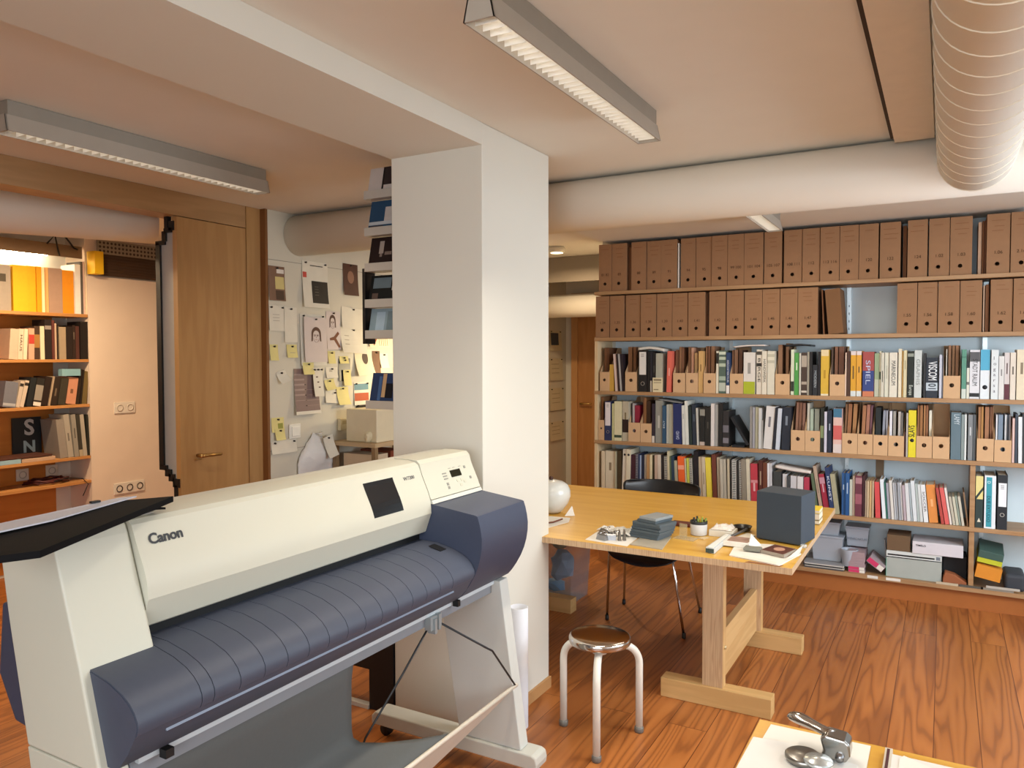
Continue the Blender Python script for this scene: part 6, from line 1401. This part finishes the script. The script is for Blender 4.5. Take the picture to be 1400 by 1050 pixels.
p = pinned(3.808, 3.942, 1.549, 1.803, LIL, 'narrow drawing with small head above a brown twig shape', 'drawing', 'pinned_drawing', 1, .012); face(p, .45, .24, .22); p(0,0,0,0, M('6e3f26',.6), 'brown_shape', pts=[(.2,.70),(.5,.66),(.8,.52),(.9,.58),(.65,.70),(.95,.93),(.8,.95),(.5,.75),(.22,.76)])
p = pinned(3.976, 4.125, 1.921, 2.136, M('4a2a20', .5, var=.3, scale=14), 'brown portrait photo high on the board wall', 'photo', 'pinned_photo', 1, .012); p(0,0,0,0, M('8a6450',.5), 'pale_head', pts=[(.5+.22*math.cos(a), .42+.2*math.sin(a)) for a in [2*PI*k/16 for k in range(16)]])
pinned(3.955, 4.183, 1.690, 1.837, PW, 'upper white sheet right of the narrow drawing', 'paper', 'pinned_sheet', 1, .014, -.06)
p = pinned(3.941, 4.197, 1.525, 1.696, PW, 'lower white sheet overlapping under the upper white sheet', 'paper', 'pinned_sheet', 1, .035, -.05)
for k in range(3): p(.15,.32,.3+.17*k,.33+.17*k, DIM)
pinned(3.820, 3.890, 1.456, 1.539, YN, 'yellow note below the narrow drawing', curl=.012)
pinned(3.932, 4.020, 1.455, 1.505, YN, 'wide yellow note above the black photo strip', curl=.01)
p = pinned(3.800, 3.909, 1.360, 1.432, PW, 'white note under the yellow note below the narrow drawing', curl=.012); p(.3,.55,.3,.42, DIM)
p = pinned(3.925, 4.040, 1.335, 1.490, DKP, 'small black photo half covered by a yellow note', 'photo', 'pinned_photo', 1, .006)
pinned(3.958, 4.033, 1.305, 1.412, YN, 'yellow note hanging over the small black photo', curl=.012, off=.010)
p = pinned(4.085, 4.266, 1.371, 1.551, M('d8ccb0', .7), 'cream sheet with a small oval portrait', 'paper', 'pinned_sheet', 1, .04, .03); p(0,0,0,0, M('4a3a30',.6), 'oval_portrait', pts=[(.58+.17*math.cos(a), .33+.24*math.sin(a)) for a in [2*PI*k/18 for k in range(18)]]); p(0,0,0,0, M('a08a74',.6), 'oval_face', pts=[(.58+.07*math.cos(a), .31+.11*math.sin(a)) for a in [2*PI*k/14 for k in range(14)]])
p = pinned(4.274, 4.356, 1.384, 1.542, M('6a4e3a', .6, var=.3), 'brownish photo strip right of the oval portrait', 'photo', 'pinned_photo')
p = pinned(4.356, 4.448, 1.420, 1.526, PW, 'white note right of the brownish photo strip', curl=.02)
p = pinned(3.514, 3.734, 1.135, 1.426, PW, 'white bordered photo of a purple brown interior', 'photo', 'pinned_photo', 1, .022); p(.0,.97,.0,.93, M('7c6660',.6), 'photo'); p(.0,.40,.0,.80, M('95807a',.6), 'pale_wall'); p(.40,.46,.25,.85, M('3a2622',.6), 'dark_edge'); p(.46,.97,.45,.82, M('a08478',.6), 'lit_floor'); p(.72,.97,.40,.72, M('2a1a1a',.6), 'dark_figure'); p(.1,.97,.82,.93, M('5c3e30',.6), 'dark_floor')
pinned(3.580, 3.677, 1.388, 1.465, YN, 'yellow note stuck on the purple brown interior photo', curl=.012, off=.012)
p = pinned(3.665, 3.750, 1.245, 1.430, PW, 'white paper with several pins over the interior photo', pins=3, curl=.02, off=.016)
for k in range(3): p(.3+.1*k,.5+.1*k,.3+.18*k,.34+.18*k, HAIR)
pinned(3.376, 3.454, 1.343, 1.415, PW, 'small curled white note near the door post', curl=.035, tilt=.3)
p = pinned(3.325, 3.425, 1.040, 1.129, YN, 'yellow note on the board beside the switch plate', curl=.008); p(.5,.9,.4,.8, M('8a8a3a',.6))
pinned(3.347, 3.424, .990, 1.060, YN, 'lower yellow note beside the switch plate', curl=.014, off=.008)
p = pinned(3.322, 3.530, .905, .985, PW, 'wide white sheet low at the door post', 'paper', 'pinned_sheet', 2, .010)
pinned(3.789, 3.880, 1.282, 1.352, YN, 'tilted yellow note left of the black photo', curl=.022, tilt=.12)
p = pinned(3.900, 4.016, 1.177, 1.297, YN, 'yellow note with lifted flap below the black photo', curl=.03)
pinned(3.790, 3.965, 1.190, 1.272, PW, 'white index card under the tilted yellow note', curl=.014, tilt=-.1)
p = pinned(4.236, 4.333, 1.568, 1.688, M('d8c8ac', .6), 'small picture with an orange brown motif', 'picture', 'pinned_photo'); p(0,0,0,0, M('9a4a26',.6), 'orange_motif', pts=[(.1,.3),(.7,.2),(.9,.5),(.5,.9),(.35,.6)])
p = pinned(4.333, 4.458, 1.569, 1.691, M('dcd4b8', .7), 'sheet of pale vertical strips right of the orange motif', 'paper', 'pinned_sheet')
for k in range(5): p(.08+.18*k,.14+.18*k,.05,.92, M('a59a78',.7), 'strip')
p = pinned(4.076, 4.231, 1.165, 1.325, PW, 'print with teal band over a red brown block', 'picture', 'pinned_photo', 2, .006); p(.02,.98,.08,.35, M('5f8390',.6), 'teal_band'); p(.02,.98,.48,.82, M('a8502e',.6), 'red_brown_block')
p = pinned(4.090, 4.285, 1.035, 1.172, M('b5aa98', .6), 'print of black horizontal stripes', 'picture', 'pinned_photo', 2, .006)
for k in range(3): p(.02,.98,.08+.3*k,.2+.3*k, M('221c18',.5), 'black_stripe')
for k, (a, b, c, d, l) in enumerate(((7.095,7.373,1.560,1.772,'sheet with small dark blue photo far down the corridor wall'),(7.095,7.409,1.249,1.480,'upper pale sheet on the corridor wall right of the column'),(7.10,7.44,.935,1.169,'middle pale sheet on the corridor wall right of the column'),(7.10,7.44,.617,.814,'lowest pale sheet on the corridor wall right of the column'))):
    p = pinned(a, b, c, d, M('c9bc9c', .75), l, 'paper', 'pinned_sheet', 2, .012)
    if k == 0: p(.1,.75,.12,.72, M('39424c', .5), 'photo')
    else:
        for q in range(3): p(.15,.7,.25+.2*q,.27+.2*q, M('8a7c62', .7))
# switch plate and thermostat on the board
t = thing('light_switch', 'white light switch plate on the board wall', 'switch', (XW, 3.513, 1.033))
bm = nb(); box(bm, XW, XW+.010, 3.465, 3.562, .988, 1.080); obj('plate', bm, M('dcd8cc', .4), t, bevel=.004, seg=3)
bm = nb(); box(bm, XW+.010, XW+.016, 3.482, 3.545, 1.004, 1.064); obj('rocker', bm, M('e2dfd4', .35), t, bevel=.002)
t = thing('thermostat', 'small cream thermostat box on the board wall', 'thermostat', (XW, 3.944, 1.044))
bm = nb(); box(bm, XW, XW+.028, 3.908, 3.982, 1.004, 1.084); obj('body', bm, M('d6cba8', .5), t, bevel=.004)
bm = nb(); box(bm, XW+.028, XW+.030, 3.925, 3.970, 1.045, 1.07); obj('dial', bm, M('b9ac86', .5), t)
# white plastic bag with a tag
bm = nb(); n = 16; r = random.Random(11); V = []
for i in range(n+1):
    u = i/n; w = .05+.125*min(1, u*1.7); zc = 1.0-.262*u
    V.append([bm.verts.new((XW+.008+.045*math.sin(PI*min(1,u*1.1))*math.sin(PI*j/10)+r.uniform(-.006,.006), 3.715-.02*u+w*(j/10-.5)*2*.95, zc+r.uniform(-.006,.006)-.04*(j/10-.3)*(1-u))) for j in range(11)])
for A, B in zip(V, V[1:]):
    for j in range(10): bm.faces.new((A[j],A[j+1],B[j+1],B[j])).smooth = True
t = thing('plastic_bag', 'crumpled white plastic bag hanging on the board wall', 'bag', (XW,3.71,1.0)); o = obj('bag', bm, M('d6d3cf', .45), t); s = o.modifiers.new('t','SOLIDIFY'); s.thickness = .001
bm = nb(); tube(bm, [(XW+.004,3.70,1.005),(XW+.03,3.72,1.0),(XW+.012,3.745,1.01)], .004, 8); obj('handle', bm, M('d6d3cf', .45), t)
pinned(3.725, 3.815, .845, .985, PW, 'long white tag pinned over the plastic bag', 'tag', 'pinned_tag', 1, .03, .22, off=.055)
# side table and cream box against the board wall
t = thing('side_table', 'narrow side table beside the board wall behind the column', 'table', (-3.3,4.05,0))
bm = nb(); box(bm, -3.54, -3.17, 3.83, 4.5, .915, .94); obj('top', bm, M('b9a07c', .5), t)
for x, y in ((-3.52,3.85),(-3.19,3.85),(-3.52,4.48),(-3.19,4.48)):
    bm = nb(); box(bm, x-.015, x+.015, y-.015, y+.015, .0005, .915); obj('leg', bm, M('8a7050', .5), t)
bm = nb(); box(bm, -3.52, -3.19, 3.86, 4.48, .62, .64); obj('lower_shelf', bm, M('b9a07c', .5), t)
bm = nb(); box(bm, -3.48, -3.22, 3.88, 4.02, .6405, .86); tag(obj('carton', bm, M('cbb79a', .7)), 'pale carton on the lower shelf of the side table', 'box')
bm = nb(); box(bm, -3.48, -3.22, 4.05, 4.2, .6405, .87); tag(obj('carton', bm, M('7a3a22', .6)), 'red brown carton on the lower shelf of the side table', 'box')
bm = nb(); box(bm, -3.46, -3.20, 3.885, 4.30, .9405, 1.155); tag(obj('document_box', bm, M('d8cdb0', .6), bevel=.006), 'cream box standing on the side table', 'box')
crumple('paper_bag', (-3.26,3.87,.985), .055, M('cdbf9e', .7), 'crumpled cream paper bag at the edge of the side table', 'bag', 9, (.5,.6,.8)).location.z = .9405
# desk lamp that lights the papers, standing on the side table behind the column
t = thing('desk_lamp', 'desk lamp on the side table lighting the pinned papers', 'lamp', (-3.3,4.42,.9405))
bm = nb(); lathe(bm, [(.06,0),(.06,.012),(.01,.016)], (-3.33,4.42,.9405), 24); obj('base', bm, BLACK, t)
bm = nb(); tube(bm, [(-3.33,4.42,.95),(-3.25,4.45,1.25),(-3.12,4.46,1.42)], .006); obj('stem', bm, BLACK, t)
bm = nb(); cyl(bm, (-3.10,4.455,1.45), (-3.18,4.43,1.41), .025, .06, n=24, caps=False); o = obj('shade', bm, M('d8d4c8', .4), t); s = o.modifiers.new('t','SOLIDIFY'); s.thickness = .002
bm = nb(); bmesh.ops.create_uvsphere(bm, u_segments=16, v_segments=10, radius=.018, matrix=Matrix.Translation((-3.155,4.437,1.425))); obj('bulb', bm, M('ffe2b0', .5, emit=8, ecol='ffd890'), t)
l = bpy.data.lights.new('desk_lamp_glow', 'SPOT'); l.energy = 11; l.color = (1,.80,.48); l.spot_size = math.radians(150); l.spot_blend = .6; l.shadow_soft_size = .03
o = bpy.data.objects.new('desk_lamp_glow', l); COL.objects.link(o); o.location = (-3.19,4.425,1.405); o.rotation_euler = Vector((-.9,-.35,-.05)).to_track_quat('-Z','Y').to_euler()

# ------------------------------------------------------------------ brochure rack on the left side of the column
rk = thing('brochure_rack', 'grey brochure rack with small ledges on the left side of the column', 'rack', (-2.1,2.74,1.3))
bm = nb(); box(bm, -1.995, -1.9785, 2.64, 2.86, 1.25, 2.38); obj('wall_plate', bm, M('a9a59c', .5), rk)
LED = M('b9b4aa', .45)
ITEMS = [(2.231,2.361,'c6beb8','white booklet with a dark strip, topmost in the brochure rack',[(.55,.62,0,.9,'2a2422'),(.62,.98,0,.6,'3a302e')]),
         (2.065,2.212,'2f4a66','blue brochure with white pages, second from the top of the rack',[(.0,1,.62,.72,'b9c0c4'),(.62,.95,.2,.62,'b9b6b2'),(.05,.6,.74,1,'4a4648')]),
         (1.904,2.053,'2a1e1c','dark brochure with a pale face, third from the top of the rack',[(.38,.56,.12,.5,'a79a90'),(.42,.52,.5,.6,'8a7a70'),(.62,.9,.45,.55,'7a6a60')]),
         (1.740,1.873,'20201f','black brochure with grey landscape, fourth from the top of the rack',[(.12,.85,.08,.42,'66747c'),(.12,.36,.58,.98,'5c4c44'),(.9,1,.05,.5,'d0ccc4')]),
         (1.599,1.728,'8ba0aa','pale blue brochure, fifth from the top of the rack',[(.25,.6,.12,.95,'a9c0d0'),(.7,.98,.1,.9,'74868c')]),
         (1.278,1.426,'2a3a5c','deep blue brochure with a bare tree, lowest in the brochure rack',[(.45,.6,.02,.7,'b99a74'),(.6,.9,.3,.72,'1a1a20'),(.3,.42,.1,.9,'44608c')])]
for k, (za, zb, c, l, pats) in enumerate(ITEMS):
    if k: zb = min(zb, ITEMS[k-1][0]-.019)
    bm = nb(); box(bm, -2.312, -1.995, 2.735, 2.80, za-.016, za-.010); box(bm, -2.312, -1.995, 2.728, 2.735, za-.016, za+.022); obj('ledge', bm, LED, rk, bevel=.001)
    bm = nb(); box(bm, -2.312, -1.995, 2.800, 2.803, za-.016, za+.08); obj('ledge_back', bm, LED, rk)
    t = thing('brochure', l, 'brochure', (-2.24,2.75,za-.0095), 'brochures in the rack'); y = 2.742; s = .035*(zb-za)/.15
    bm = nb(); poly(bm, [(-2.305,y,za-.0095),(-2.165,y,za-.0095),(-2.165,y+s,zb),(-2.305,y+s,zb)], (0,.003,0)); obj('cover', bm, M(c, .8, spec=.1), t)
    for a0, a1, b0, b1, cc in pats:
        h = zb-za+.0095; w = .14
        q = [(-2.305+w*a0, y-.0006+s*(1-b1), zb-h*b1), (-2.305+w*a1, y-.0006+s*(1-b1), zb-h*b1), (-2.305+w*a1, y-.0006+s*(1-b0), zb-h*b0), (-2.305+w*a0, y-.0006+s*(1-b0), zb-h*b0)]
        bm = nb(); poly(bm, q, (0,.0005,0)); obj('cover_print', bm, M(cc, .8, var=.2, spec=.1), t)
bm = nb(); box(bm, -2.335, -2.318, 2.74, 2.81, 1.56, 1.905); tag(obj('black_board', bm, M('151416', .4)), 'narrow black upright board at the left of the rack', 'board')

# ------------------------------------------------------------------ low bench with magazines seen past the printer at the left edge
t = thing('low_bench', 'low bench in the left room at the left edge', 'bench', (-4.4,1.6,0))
bm = nb(); box(bm, -4.9, -3.95, 1.1, 1.95, .36, .39); obj('top', bm, M('a8743c', .5), t)
for x, y in ((-4.85,1.15),(-4.0,1.15),(-4.85,1.9),(-4.0,1.9)):
    bm = nb(); box(bm, x-.03, x+.03, y-.03, y+.03, .0005, .36); obj('leg', bm, M('8a5c2c', .5), t)
for k, (c, h) in enumerate((('3a3c40',.06),('b9b6b0',.025),('4a4a4c',.03),('d8d2c4',.045))):
    z = .3905 + sum((.06,.025,.03,.045)[:k]) + .0005*k; bm = nb(); box(bm, -4.6+.01*k, -4.0, 1.3, 1.85-.01*k, z, z+h); tag(obj('book', bm, M(c, .5), bevel=.002), '%s volume, %s from the bottom on the low bench' % (('dark','grey','charcoal','cream')[k], ORD[k]), 'book', 'volumes on the low bench')
